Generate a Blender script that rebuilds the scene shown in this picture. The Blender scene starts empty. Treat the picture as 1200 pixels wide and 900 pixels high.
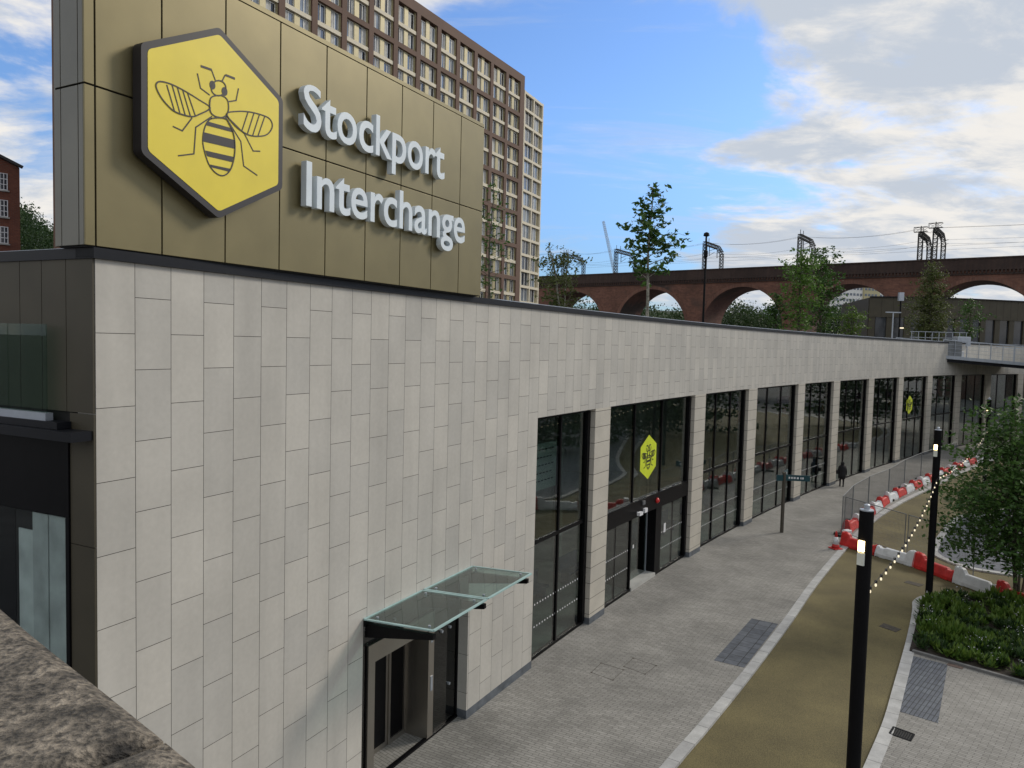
import bpy, bmesh, math, random
import numpy as np
from mathutils import Vector, Matrix
R=math.radians
random.seed(7); rng=np.random.default_rng(7)
scene=bpy.context.scene
COL=scene.collection
HC=9.312; HT=10.223; ZW=7.199; W=0.56099
PIT=0.05656; ROL=0.02531; F=870.0
# ------------------------------------------------------------------ camera
U=Vector((0,math.sin(PIT),math.cos(PIT))); RT=Vector((1,0,0)); FW=Vector((0,math.cos(PIT),-math.sin(PIT)))
c_,s_=math.cos(ROL),math.sin(ROL)
RC=RT*c_+U*s_; UC=RT*(-s_)+U*c_
cam_d=bpy.data.cameras.new('camera'); cam=bpy.data.objects.new('camera',cam_d); COL.objects.link(cam)
M=Matrix.Identity(4)
for i in range(3): M[i][0]=RC[i]; M[i][1]=UC[i]; M[i][2]=-FW[i]
M[2][3]=HC
cam.matrix_world=M
cam_d.sensor_width=36; cam_d.lens=F/1200*36; cam_d.clip_end=6000; cam_d.clip_start=0.05
scene.camera=cam
def ray(px,py):
    return (FW+RC*((px-600)/F)+UC*(-(py-450)/F))
CAM=Vector((0,0,HC))
def at_z(px,py,z=0):
    d=ray(px,py); t=(z-HC)/d.z; return CAM+d*t
def at_y(px,py,y):
    d=ray(px,py); return CAM+d*(y/d.y)
def at_plane(px,py,P,n):
    d=ray(px,py); return CAM+d*((P-CAM).dot(n)/d.dot(n))
# ------------------------------------------------------------------ helpers
def link(o,parent=None):
    COL.objects.link(o)
    if parent is not None: o.parent=parent
    return o
def tag(o,label=None,cat=None,group=None,kind=None):
    if label: o['label']=label
    if cat: o['category']=cat
    if group: o['group']=group
    if kind: o['kind']=kind
    return o
def empty(name,loc=(0,0,0),rz=0,**k):
    o=bpy.data.objects.new(name,None); o.location=loc; o.rotation_euler=(0,0,rz); o.empty_display_size=.2
    link(o); return tag(o,**k)
class MB:
    def __init__(s): s.v=[]; s.f=[]; s.uv=[]
    def face(s,pts,uv=None):
        n=len(s.v); s.v+= [tuple(p) for p in pts]; s.f.append(tuple(range(n,n+len(pts)))); s.uv.append(uv)
        return s
    def hexa(s,P,uvs=None):
        # P: 8 points bottom 0-3 (ccw from above), top 4-7
        n=len(s.v); s.v+=[tuple(p) for p in P]
        for k,q in enumerate(((3,2,1,0),(4,5,6,7),(0,1,5,4),(1,2,6,5),(2,3,7,6),(3,0,4,7))):
            s.f.append(tuple(n+i for i in q)); s.uv.append([uvs[i] for i in q] if uvs else None)
        return s
    def box(s,c,d,rz=0,rot=None):
        c=Vector(c); m=rot if rot is not None else Matrix.Rotation(rz,3,'Z')
        P=[c+m@Vector((x*d[0]/2,y*d[1]/2,z*d[2]/2)) for z in(-1,1) for x,y in((-1,-1),(1,-1),(1,1),(-1,1))]
        return s.hexa(P)
    def bar(s,a,b,w,h=None,up=(0,0,1)):
        a=Vector(a);b=Vector(b);h=h or w; d=(b-a); L=d.length
        if L<1e-6: return s
        d.normalize(); u=Vector(up)
        if abs(d.dot(u))>.98: u=Vector((1,0,0))
        x=d.cross(u).normalized(); y=x.cross(d)
        P=[p+x*i*w/2+y*j*h/2 for p in(a,b) for i,j in((-1,-1),(1,-1),(1,1),(-1,1))]
        return s.hexa(P)
    def tube(s,pts,r,n=10,cap=True):
        pts=[Vector(p) for p in pts]; rr=r if isinstance(r,(list,tuple)) else [r]*len(pts)
        base=len(s.v); px=None
        for i,p in enumerate(pts):
            d=(pts[min(i+1,len(pts)-1)]-pts[max(i-1,0)]).normalized()
            if px is None: px=d.orthogonal().normalized()
            px=(px-d*px.dot(d)).normalized(); py=d.cross(px)
            for k in range(n):
                a=2*math.pi*k/n; s.v.append(tuple(p+(px*math.cos(a)+py*math.sin(a))*rr[i]))
        for i in range(len(pts)-1):
            for k in range(n):
                a=base+i*n+k;b=base+i*n+(k+1)%n; s.f.append((a,b,b+n,a+n)); s.uv.append(None)
        if cap:
            s.f.append(tuple(base+k for k in range(n))[::-1]); s.uv.append(None)
            e=base+(len(pts)-1)*n; s.f.append(tuple(e+k for k in range(n))); s.uv.append(None)
        return s
    def lathe(s,c,prof,n=16):
        c=Vector(c); return s.tube([c+Vector((0,0,z)) for r,z in prof],[max(r,.001) for r,z in prof],n)
    def prism(s,poly,z0,z1,uvf=None):
        n=len(poly); a=sum(poly[i][0]*poly[(i+1)%n][1]-poly[(i+1)%n][0]*poly[i][1] for i in range(n))
        if a<0: poly=poly[::-1]
        s.face([(p[0],p[1],z1) for p in poly]); s.face([(p[0],p[1],z0) for p in poly][::-1])
        for i in range(n):
            p,q=poly[i],poly[(i+1)%n]; s.face([(p[0],p[1],z0),(q[0],q[1],z0),(q[0],q[1],z1),(p[0],p[1],z1)])
        return s
    def build(s,name,mat,parent=None,smooth=False,bevel=0,weld=False):
        me=bpy.data.meshes.new(name); me.from_pydata(s.v,[],s.f)
        if any(u is not None for u in s.uv):
            l=me.uv_layers.new(name='UVMap'); i=0
            for f,u in zip(s.f,s.uv):
                for k in range(len(f)):
                    l.data[i].uv=u[k] if u is not None else (0,0)
                    i+=1
        for m in (mat if isinstance(mat,(list,tuple)) else [mat]): me.materials.append(m)
        if weld:
            bm=bmesh.new(); bm.from_mesh(me); bmesh.ops.remove_doubles(bm,verts=bm.verts,dist=1e-4); bm.to_mesh(me); bm.free()
        if smooth:
            me.polygons.foreach_set('use_smooth',[True]*len(me.polygons))
        me.update()
        o=bpy.data.objects.new(name,me); link(o,parent)
        if bevel:
            b=o.modifiers.new('bevel','BEVEL'); b.width=bevel; b.segments=2; b.limit_method='ANGLE'
        return o
def copy_tree(o,parent=None):
    c=o.copy(); COL.objects.link(c); c.parent=parent
    for ch in [x for x in bpy.data.objects if x.parent==o]: copy_tree(ch,c)
    return c
# ------------------------------------------------------------------ materials
def newmat(name):
    m=bpy.data.materials.new(name); m.use_nodes=True; nt=m.node_tree; nt.nodes.clear()
    out=nt.nodes.new('ShaderNodeOutputMaterial'); return m,nt,out
def N(nt,t,**k):
    n=nt.nodes.new(t)
    for a,b in k.items():
        if a.startswith('_'): setattr(n,a[1:],b)
        else:
            n.inputs[a.replace('__',' ')].default_value=b
    return n
def rgb(c): return (c[0],c[1],c[2],1)
def mat(name,col,rough=.6,metal=0,var=.12,scale=3.,bump=0.,bscale=40.,col2=None,spec=.5,detail=5,coords='Object',stretch=None,island=0,fine=0):
    """principled material with noise colour variation and optional bump"""
    m,nt,out=newmat(name); L=nt.links.new
    p=N(nt,'ShaderNodeBsdfPrincipled',Roughness=rough,Metallic=metal); p.inputs['Specular IOR Level'].default_value=spec
    tc=N(nt,'ShaderNodeTexCoord'); mp=N(nt,'ShaderNodeMapping')
    if stretch: mp.inputs['Scale'].default_value=stretch
    L(tc.outputs[coords],mp.inputs[0])
    nz=N(nt,'ShaderNodeTexNoise',Scale=scale,Detail=detail); L(mp.outputs[0],nz.inputs['Vector'])
    c2=col2 or tuple(max(0,x*(1-var*2.2)) for x in col); c1=tuple(min(1,x*(1+var)) for x in col) if not col2 else col
    rp=N(nt,'ShaderNodeValToRGB'); rp.color_ramp.elements[0].color=rgb(c2); rp.color_ramp.elements[1].color=rgb(c1)
    rp.color_ramp.elements[0].position=.3; rp.color_ramp.elements[1].position=.7
    L(nz.outputs['Fac'],rp.inputs[0]); cur=rp.outputs[0]
    if fine:
        n3=N(nt,'ShaderNodeTexNoise',Scale=bscale,Detail=2); L(mp.outputs[0],n3.inputs['Vector'])
        mr=N(nt,'ShaderNodeMapRange'); mr.inputs['From Min'].default_value=.3; mr.inputs['From Max'].default_value=.7; mr.inputs['To Min'].default_value=1-fine; mr.inputs['To Max'].default_value=1+fine
        L(n3.outputs['Fac'],mr.inputs[0]); vm=N(nt,'ShaderNodeVectorMath',_operation='SCALE'); L(cur,vm.inputs[0]); L(mr.outputs[0],vm.inputs['Scale']); cur=vm.outputs[0]
    if island:
        g=N(nt,'ShaderNodeNewGeometry'); mr=N(nt,'ShaderNodeMapRange'); mr.inputs['To Min'].default_value=1-island; mr.inputs['To Max'].default_value=1+island
        L(g.outputs['Random Per Island'],mr.inputs[0]); vm=N(nt,'ShaderNodeVectorMath',_operation='SCALE'); L(cur,vm.inputs[0]); L(mr.outputs[0],vm.inputs['Scale']); cur=vm.outputs[0]
    L(cur,p.inputs['Base Color'])
    if bump:
        n2=N(nt,'ShaderNodeTexNoise',Scale=bscale,Detail=4); L(mp.outputs[0],n2.inputs['Vector'])
        b=N(nt,'ShaderNodeBump',Strength=bump,Distance=.02); L(n2.outputs['Fac'],b.inputs['Height']); L(b.outputs[0],p.inputs['Normal'])
    L(p.outputs[0],out.inputs[0]); return m
def brickmat(name,c1,c2,mortar,bw,rh,ms,rough=.75,off=.5,coords='UV',rot=0,bias=0,var=.15,vscale=1.,shift=(0,0,0),bump=.3,swirl=0,smooth=.1,stain=None,bdist=.01,streak=0):
    m,nt,out=newmat(name); L=nt.links.new
    p=N(nt,'ShaderNodeBsdfPrincipled',Roughness=rough); tc=N(nt,'ShaderNodeTexCoord'); mp=N(nt,'ShaderNodeMapping')
    mp.inputs['Rotation'].default_value=(0,0,rot); mp.inputs['Location'].default_value=shift
    L(tc.outputs[coords],mp.inputs[0])
    b=N(nt,'ShaderNodeTexBrick',Scale=1.0,Bias=bias); b.inputs['Mortar Size'].default_value=ms; b.inputs['Mortar Smooth'].default_value=smooth
    b.inputs['Brick Width'].default_value=bw; b.inputs['Row Height'].default_value=rh; b.offset=off
    b.inputs['Color1'].default_value=rgb(c1); b.inputs['Color2'].default_value=rgb(c2); b.inputs['Mortar'].default_value=rgb(mortar)
    L(mp.outputs[0],b.inputs['Vector'])
    cur=b.outputs['Color']
    def mul(fac,lo,hi,fmin=.3,fmax=.7):
        nonlocal cur
        mr=N(nt,'ShaderNodeMapRange'); mr.inputs['From Min'].default_value=fmin; mr.inputs['From Max'].default_value=fmax
        mr.inputs['To Min'].default_value=lo; mr.inputs['To Max'].default_value=hi; L(fac,mr.inputs[0])
        vm=N(nt,'ShaderNodeVectorMath',_operation='SCALE'); L(cur,vm.inputs[0]); L(mr.outputs[0],vm.inputs['Scale']); cur=vm.outputs[0]
    nz=N(nt,'ShaderNodeTexNoise',Scale=vscale,Detail=6); L(tc.outputs['Object'],nz.inputs['Vector']); mul(nz.outputs['Fac'],1-var,1+var*.6)
    n2=N(nt,'ShaderNodeTexNoise',Scale=vscale*14,Detail=5); L(tc.outputs['Object'],n2.inputs['Vector']); mul(n2.outputs['Fac'],1-var*.45,1+var*.4)
    if streak:
        m3=N(nt,'ShaderNodeMapping'); m3.inputs['Scale'].default_value=(1.6,1.6,.12); L(tc.outputs['Object'],m3.inputs[0])
        n3=N(nt,'ShaderNodeTexNoise',Scale=1.,Detail=5); L(m3.outputs[0],n3.inputs['Vector']); mul(n3.outputs['Fac'],1-streak,1.03,.35,.55)
    if stain:
        ns=N(nt,'ShaderNodeTexNoise',Scale=stain[3],Detail=7); ns.inputs['Roughness'].default_value=.65; L(tc.outputs['Object'],ns.inputs['Vector'])
        rp=N(nt,'ShaderNodeMapRange'); rp.inputs['From Min'].default_value=stain[4]; rp.inputs['From Max'].default_value=stain[4]+.12; L(ns.outputs['Fac'],rp.inputs[0])
        mx=N(nt,'ShaderNodeMix',_data_type='RGBA'); L(rp.outputs[0],mx.inputs[0]); L(cur,mx.inputs[6]); mx.inputs[7].default_value=rgb(stain[:3]); cur=mx.outputs[2]
    L(cur,p.inputs['Base Color'])
    if bump:
        bp=N(nt,'ShaderNodeBump',Strength=bump,Distance=bdist,_invert=True); L(b.outputs['Fac'],bp.inputs['Height']); L(bp.outputs[0],p.inputs['Normal'])
    L(p.outputs[0],out.inputs[0]); return m
def glassmat(name,tint=(.5,.55,.55),rough=0.0,base=.08,ior=1.5,gl=(1,1,1)):
    m,nt,out=newmat(name); L=nt.links.new
    t=N(nt,'ShaderNodeBsdfTransparent',Color=rgb(tint)); g=N(nt,'ShaderNodeBsdfGlossy',Roughness=rough,Color=rgb(gl))
    ge=N(nt,'ShaderNodeNewGeometry'); dt=N(nt,'ShaderNodeVectorMath',_operation='DOT_PRODUCT'); L(ge.outputs['Normal'],dt.inputs[0]); L(ge.outputs['Incoming'],dt.inputs[1])
    ab=N(nt,'ShaderNodeMath',_operation='ABSOLUTE'); L(dt.outputs['Value'],ab.inputs[0]); om=N(nt,'ShaderNodeMath',_operation='SUBTRACT'); om.inputs[0].default_value=1; L(ab.outputs[0],om.inputs[1])
    pw=N(nt,'ShaderNodeMath',_operation='POWER'); L(om.outputs[0],pw.inputs[0]); pw.inputs[1].default_value=5
    ad=N(nt,'ShaderNodeMath',_operation='MULTIPLY_ADD'); ad.inputs[1].default_value=1-base; ad.inputs[2].default_value=base; ad.use_clamp=True; L(pw.outputs[0],ad.inputs[0])
    mx=N(nt,'ShaderNodeMixShader'); L(ad.outputs[0],mx.inputs[0]); L(t.outputs[0],mx.inputs[1]); L(g.outputs[0],mx.inputs[2])
    tc=N(nt,'ShaderNodeTexCoord'); nz=N(nt,'ShaderNodeTexNoise',Scale=.6,Detail=1); L(tc.outputs['Object'],nz.inputs['Vector'])
    bp=N(nt,'ShaderNodeBump',Strength=.05,Distance=.02); L(nz.outputs['Fac'],bp.inputs['Height']); L(bp.outputs[0],g.inputs['Normal'])
    L(mx.outputs[0],out.inputs[0]); return m
def emis(name,col,st):
    m,nt,out=newmat(name); e=N(nt,'ShaderNodeEmission',Color=rgb(col),Strength=st); nt.links.new(e.outputs[0],out.inputs[0]); return m
def leafmat(name,col,col2):
    m,nt,out=newmat(name); L=nt.links.new
    g=N(nt,'ShaderNodeNewGeometry'); rp=N(nt,'ShaderNodeValToRGB'); rp.color_ramp.elements[0].color=rgb(col); rp.color_ramp.elements[1].color=rgb(col2)
    L(g.outputs['Random Per Island'],rp.inputs[0])
    p=N(nt,'ShaderNodeBsdfPrincipled',Roughness=.55); p.inputs['Specular IOR Level'].default_value=.3; L(rp.outputs[0],p.inputs['Base Color'])
    t=N(nt,'ShaderNodeBsdfTranslucent'); L(rp.outputs[0],t.inputs[0]); mx=N(nt,'ShaderNodeMixShader',Fac=.3)
    L(p.outputs[0],mx.inputs[1]); L(t.outputs[0],mx.inputs[2]); L(mx.outputs[0],out.inputs[0]); return m

m_stone=brickmat('limestone',(.495,.474,.432),(.430,.416,.386),(.05,.047,.042),.96,W,.0048,rough=.7,shift=(.03,W,0),var=.08,vscale=.9,bump=.35,streak=.07)
m_pillar=brickmat('limestone_block',(.50,.468,.405),(.455,.427,.375),(.06,.055,.05),.52,20,.009,rough=.7,off=0,var=.10,vscale=1.2,bump=.35)
m_plinth=mat('plinth_stone',(.11,.125,.145),.6,var=.2,scale=4,bump=.1)
m_gold=mat('gold_metal',(.195,.165,.082),.44,.45,var=.05,scale=1.5,bump=.02,bscale=60)
m_bronze=mat('bronze_metal',(.060,.052,.034),.55,.2,var=.08,scale=1.2)
m_greymetal=mat('grey_bronze_metal',(.17,.165,.14),.42,.5,var=.06,scale=1.2)
m_black=mat('black_metal',(.005,.005,.006),.4,0,var=.1,scale=5,spec=.12)
m_darkcop=mat('coping_metal',(.009,.010,.014),.42,.0,var=.12,scale=2,spec=.22)
m_core=mat('dark_core',(.01,.01,.01),.9)
m_glass=glassmat('curtain_glass',(.62,.69,.67),base=.085)
m_canglass=glassmat('canopy_glass',(.52,.66,.64),base=.06)
m_balglass=glassmat('balustrade_glass',(.72,.82,.78),base=.005)
m_edge=mat('glass_edge',(.35,.52,.52),.25,0,var=.08)
m_steel=mat('brushed_steel',(.36,.335,.30),.32,.85,var=.03,scale=1.5)
m_alu=mat('aluminium',(.42,.46,.52),.42,.55,var=.06)
m_white=mat('white_paint',(.72,.73,.76),.45,var=.03)
m_letter=mat('letter_paint',(.68,.75,.80),.4,var=.03)
m_yellow=mat('sign_yellow',(.78,.63,.045),.42,var=.03,scale=2)
m_lime=mat('sticker_yellow',(.62,.72,.03),.5,var=.05)
m_rim=mat('sign_rim',(.020,.018,.022),.5,var=.08)
m_ink=mat('bee_ink',(.022,.018,.020),.5,var=.05)
m_conc=mat('inner_concrete',(.40,.40,.38),.7,var=.15,scale=1.)
m_ceil=mat('inner_ceiling',(.16,.16,.16),.8,var=.1)
m_pave=brickmat('paving_bricks',(.305,.295,.275),(.235,.227,.21),(.13,.125,.115),.28,.088,.008,rough=.85,var=.26,vscale=.5,bump=.3,off=.43,rot=R(90),bdist=.006,stain=(.34,.335,.32,.55,.66))
m_pave2=brickmat('paving_bricks_plaza',(.305,.295,.275),(.235,.227,.21),(.13,.125,.115),.28,.088,.008,rough=.85,var=.18,vscale=.5,bump=.3,coords='Object',rot=R(42),off=.43,bdist=.006)
m_tact=brickmat('tactile_slabs',(.115,.127,.15),(.08,.09,.11),(.035,.04,.048),.4,.4,.012,rough=.8,off=0,var=.25,vscale=3,bump=.4,coords='Object')
m_kerb=brickmat('granite_kerb',(.47,.47,.46),(.38,.38,.38),(.15,.15,.15),.92,30,.01,rough=.8,off=0,var=.2,vscale=2.5,coords='UV',bump=.2)
m_resin=mat('ochre_resin',(.138,.114,.048),.85,var=.16,scale=.5,bump=.35,bscale=55,detail=10,fine=.45)
m_asph=mat('asphalt',(.10,.10,.105),.9,var=.15,scale=.6,bump=.3,bscale=90,fine=.2)
m_bluegrey=mat('blue_grey_setts',(.14,.15,.175),.85,var=.2,scale=2)
m_soil=mat('soil',(.028,.02,.014),.95,var=.3,scale=6,bump=.6,bscale=20)
m_brick=brickmat('viaduct_brick',(.175,.082,.056),(.125,.058,.043),(.16,.10,.08),.9,.3,.012,rough=.9,var=.35,vscale=.12,coords='UV',bump=.1,stain=(.055,.04,.035,.07,.55))
m_soffit=brickmat('viaduct_soffit_brick',(.17,.082,.058),(.13,.06,.045),(.1,.07,.06),.9,.3,.012,rough=.95,var=.35,vscale=.15,coords='UV',bump=.1,stain=(.05,.036,.03,.09,.5))
m_brickd=brickmat('sooty_brick',(.060,.038,.032),(.045,.03,.027),(.05,.04,.035),.9,.3,.012,rough=.95,var=.35,vscale=.2,coords='Object',bump=0)
m_mill=brickmat('mill_brick',(.20,.065,.038),(.15,.05,.032),(.15,.11,.09),.45,.15,.012,rough=.9,var=.2,vscale=.3,coords='UV',bump=.1)
m_slate=mat('slate',(.05,.05,.055),.7)
m_tbrown=mat('tower_brown',(.135,.080,.058),.8,var=.06,scale=.3)
m_tcream=mat('tower_cream',(.66,.60,.47),.7,var=.04)
m_tgold=mat('tower_gold',(.40,.35,.20),.5,.2,var=.05)
m_twin=mat('tower_window_glass',(.06,.07,.09),.06,0,var=.3,scale=.15,spec=1.)
m_twin2=mat('tower_reveal',(.075,.06,.05),.8)
m_far=mat('far_white',(.78,.78,.76),.8,var=.05)
m_faryel=mat('far_yellow',(.52,.47,.28),.8,var=.05)
m_farwin=mat('far_window',(.16,.19,.24),.3)
m_gran=mat('granite_coping',(.165,.140,.110),.8,var=.40,scale=13,bump=1.,bscale=85,detail=14,fine=.75)
m_redpl=mat('red_plastic',(.60,.032,.030),.5,var=.14,scale=4,fine=.05)
m_whitepl=mat('white_plastic',(.70,.72,.75),.5,var=.07,scale=4,fine=.04)
m_galv=mat('galvanised',(.22,.235,.25),.5,.6,var=.1)
m_lat=mat('lattice_steel',(.045,.045,.042),.7,.2,var=.15)
m_dk=mat('dark_rubber',(.02,.02,.02),.8)
m_teal=mat('sign_teal',(.012,.06,.075),.4,var=.05)
m_cloth=mat('black_cloth',(.010,.010,.012),.85,var=.2,scale=8)
m_skin=mat('skin',(.35,.2,.14),.6,var=.05)
m_bark=mat('bark',(.10,.085,.065),.9,var=.3,scale=8,bump=.5)
m_barkp=mat('pale_bark',(.26,.25,.21),.9,var=.3,scale=8,bump=.3)
m_lamp=emis('lamp_glow',(1,.74,.34),7.); m_bulb=emis('bulb_glow',(1,.86,.6),1.05)
m_lampw=mat('lamp_diffuser',(.75,.78,.72),.3)
m_notice=mat('notice_paper',(.55,.62,.58),.6,var=.05)
m_red=mat('alarm_red',(.6,.02,.02),.35)
m_brownpost=mat('post_brown',(.09,.08,.065),.5,.3)
L1=leafmat('leaf_mid',(.035,.085,.018),(.075,.15,.030))
L2=leafmat('leaf_bright',(.07,.15,.022),(.12,.22,.04))
L3=leafmat('leaf_dark',(.016,.042,.014),(.045,.085,.022))
L4=leafmat('leaf_olive',(.06,.085,.022),(.12,.14,.045))
L5=leafmat('leaf_forest',(.018,.040,.014),(.045,.078,.020))
L6=leafmat('leaf_cover',(.055,.12,.018),(.13,.20,.035))

# ------------------------------------------------------------------ facade curve
TH=(0.45058,0.25116,0.14807,-0.22253,0.08143)
def theta(s):
    u=max(-.3,s/50); return TH[0]+TH[1]*u+TH[2]*u*u+TH[3]*u**3+TH[4]*u**4
_DS=.05; _S0=-10
_cx=[-5.26635];_cy=[9.36862]; _n=int(130/_DS)
for i in range(_n):
    t=theta(i*_DS); _cx.append(_cx[-1]+math.sin(t)*_DS); _cy.append(_cy[-1]+math.cos(t)*_DS)
def fpt(s,o=0,z=0):
    if s<0:
        t=theta(0); x=_cx[0]+math.sin(t)*s; y=_cy[0]+math.cos(t)*s
    else:
        i=min(int(s/_DS),_n-1); f=s/_DS-i; x=_cx[i]*(1-f)+_cx[i+1]*f; y=_cy[i]*(1-f)+_cy[i+1]*f; t=theta(s)
    return Vector((x+o*math.cos(t),y-o*math.sin(t),z))
def slab(mb,s0,s1,z0,z1,o0,o1,seg=None,uvs0=None,caps=True):
    """curved wall piece following the facade, outer offset o1 > inner offset o0"""
    n=seg or max(1,int(math.ceil((s1-s0)/1.1)))
    def uv(s,z,extra=0): return (HT-z, (s if uvs0 is None else s-s0+uvs0)+extra)
    for k in range(n):
        a=s0+(s1-s0)*k/n; b=s0+(s1-s0)*(k+1)/n
        A1,B1,A0,B0=(lambda z:[fpt(a,o1,z),fpt(b,o1,z),fpt(a,o0,z),fpt(b,o0,z)])(0)
        def P(p,z): return (p.x,p.y,z)
        mb.face([P(B1,z0),P(A1,z0),P(A1,z1),P(B1,z1)][::-1],[uv(b,z0),uv(a,z0),uv(a,z1),uv(b,z1)][::-1])
        mb.face([P(A0,z0),P(B0,z0),P(B0,z1),P(A0,z1)][::-1],[uv(a,z0),uv(b,z0),uv(b,z1),uv(a,z1)][::-1])
        mb.face([P(A0,z1),P(B0,z1),P(B1,z1),P(A1,z1)][::-1],[uv(a,z1)]*4)
        mb.face([P(A0,z0),P(A1,z0),P(B1,z0),P(B0,z0)][::-1],[uv(a,z0,.1)]*4)
        if caps and k==0: mb.face([P(A0,z0),P(A0,z1),P(A1,z1),P(A1,z0)][::-1],[uv(a,z0,-(o1-o0)),uv(a,z1,-(o1-o0)),uv(a,z1),uv(a,z0)][::-1])
        if caps and k==n-1: mb.face([P(B0,z0),P(B1,z0),P(B1,z1),P(B0,z1)][::-1],[uv(b,z0,(o1-o0)-.02),uv(b,z0,-.02),uv(b,z1,-.02),uv(b,z1,(o1-o0)-.02)][::-1])
    return mb
SE=115.0; S1=23*W
PILL=[(16.85,18.06),(26.58,27.91),(33.92,35.23),(42.28,43.55),(49.35,50.70),(57.28,58.54),(64.73,65.95),(72.4,73.65),(80.2,81.49),(87.95,89.23),(95.7,96.96),(103.4,104.7),(111.1,112.4)]
bld=empty('interchange_building',tuple(fpt(0)),label='long curved pale stone station building with tall glazed bays along the paved street',cat='building')
E0,E1,EZ=5.5,9.48,3.78
mb=MB()
slab(mb,0,E0,.22,HT,-.35,0); slab(mb,E0,E1,EZ,HT,-.35,0); slab(mb,E1,S1,.22,HT,-.35,0)
def fin(o,parent=bld):   # keep world placement under the empty
    o.parent=parent; o.matrix_parent_inverse=Matrix.Translation(-parent.location) if parent.type=='EMPTY' else Matrix.Identity(4)
    return o
fin(mb.build('stone_wall',m_stone))
mb=MB(); slab(mb,S1,SE,ZW,HT,-.35,0,seg=90,caps=False); fin(mb.build('stone_fascia',m_stone))
for a,b in((0,E0),(E1,S1)): fin(slab(MB(),a,b,0,.22,-.35,.006).build('plinth',m_plinth))
for a,b in PILL:
    mb=MB(); slab(mb,a,b,.22,ZW-.002,-.42,0,seg=1,uvs0=.6); p=fin(mb.build('pillar',m_pillar))
    mb=MB(); slab(mb,a-.004,b+.004,0,.22,-.42,.006,seg=1); q=mb.build('plinth',m_plinth); q.parent=p; q.matrix_parent_inverse=p.matrix_parent_inverse.inverted() if False else Matrix.Identity(4); q.parent=p
    q.matrix_local=Matrix.Identity(4)
def sub(o,p):   # meshes are in world coordinates: child of a part keeps them
    o.parent=p; o.matrix_local=Matrix.Identity(4); return o
# coping along the roof edge
mb=MB(); slab(mb,-.05,SE,HT+.002,HT+.135,-.30,.055,seg=110); fin(mb.build('coping',m_darkcop))
mb=MB(); slab(mb,11,SE,HT+.135,HT+.19,-.62,-.30,seg=100); fin(mb.build('roof_edge_trim',m_alu))
# roof and inner volume
back=[(-29,20.5),(-22,60),(5,95),(45,130),(110,140),(95,96)]
roofpoly=[tuple(fpt(s,-.3)[:2]) for s in np.linspace(.6,SE,40)]+[(95,96),(110,140),(45,130),(5,95),(-22,60),(-28,21.6)]
mb=MB(); mb.prism(roofpoly,HT-.45,HT+.03); fin(mb.build('roof',m_greymetal))
mb=MB(); slab(mb,S1,SE,ZW+.05,ZW+.12,-8.9,-.36,seg=60); fin(mb.build('ceiling',m_ceil))
mb=MB(); slab(mb,10.0,SE,.0,ZW+.05,-9.3,-9.0,seg=60); slab(mb,9.75,9.95,.0,ZW,-9.0,-.36,seg=1); fin(mb.build('inner_wall',m_conc))
mb=MB(); slab(mb,S1-3,SE,-.02,.012,-9.0,-.30,seg=60); fin(mb.build('inner_floor',m_conc))
# glazed bays
bays=[(S1,PILL[0][0])]+[(PILL[i][1],PILL[i+1][0]) for i in range(len(PILL)-1)]
GO=-.27
def bay(i,a,b):
    fr=MB(); e=.09
    slab(fr,a,b,0,.10,GO-.08,GO+.06,seg=2); slab(fr,a,b,ZW-.10,ZW-.003,GO-.08,GO+.06,seg=2)
    slab(fr,a+.001,a+e,.10,ZW-.10,GO-.08,GO+.06,seg=1); slab(fr,b-e*2.2,b-.001,.10,ZW-.10,GO-.08,GO+.10,seg=1)
    f=MB(); n=2 if i==0 else 3
    if i==1:
        zb0,zb1=2.80,3.42; slab(fr,a+e,b-e*2.2,zb0,zb1,GO-.08,GO+.13,seg=2)
        d0,d1=20.75,23.6
        ms=[a+(b-a)*.32,a+(b-a)*.64]
        for q in ms: slab(fr,q-.035,q+.035,zb1,ZW-.10,GO-.07,GO+.05,seg=1)
        q=(a+d0)/2; slab(fr,q-.015,q+.015,.1,zb0,GO-.05,GO+.02,seg=1)
        slab(fr,d0-.05,d0+.03,.1,zb0,GO-.9,GO+.06,seg=1); slab(fr,d1-.45,d1+.12,.0,zb0,GO-.7,GO+.07,seg=1)
        q=(d1+b)/2; slab(fr,q-.015,q+.015,.1,zb0,GO-.05,GO+.02,seg=1)
        panes=[(a+e,d0-.05,.1,zb0),(d1+.12,b-e*2.2,.1,zb0),(a+e,b-e*2.2,zb1,ZW-.1)]
    else:
        ms=[a+(b-a)*(k+1)/n for k in range(n-1)]
        for q in ms: slab(fr,q-.04,q+.04,.10,ZW-.10,GO-.07,GO+.05,seg=1)
        slab(fr,a+e,b-e*2.2,3.44,3.56,GO-.07,GO+.045,seg=2)
        panes=[(a+e,b-e*2.2,.1,ZW-.1)]
    F_=fin(fr.build('window',m_black))
    g=MB()
    for (x0,x1,y0,y1) in panes: slab(g,x0,x1,y0,y1,GO-.012,GO+.012,seg=n,caps=False)
    sub(g.build('pane',m_glass),F_)
    if i<5:
        d=MB()
        for zz in (.95,1.62):
            s=a+.25
            while s<b-.35:
                if not(i==1 and 20.6<s<23.8):
                    p=fpt(s,GO+.02,zz); t=theta(s); d.box(p,(.045,.006,.045),rz=-t+R(90))
                s+=.17
        sub(d.build('dot_marking',m_white),F_)
    return F_
W_=[bay(i,a,b) for i,(a,b) in enumerate(bays)]
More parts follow.
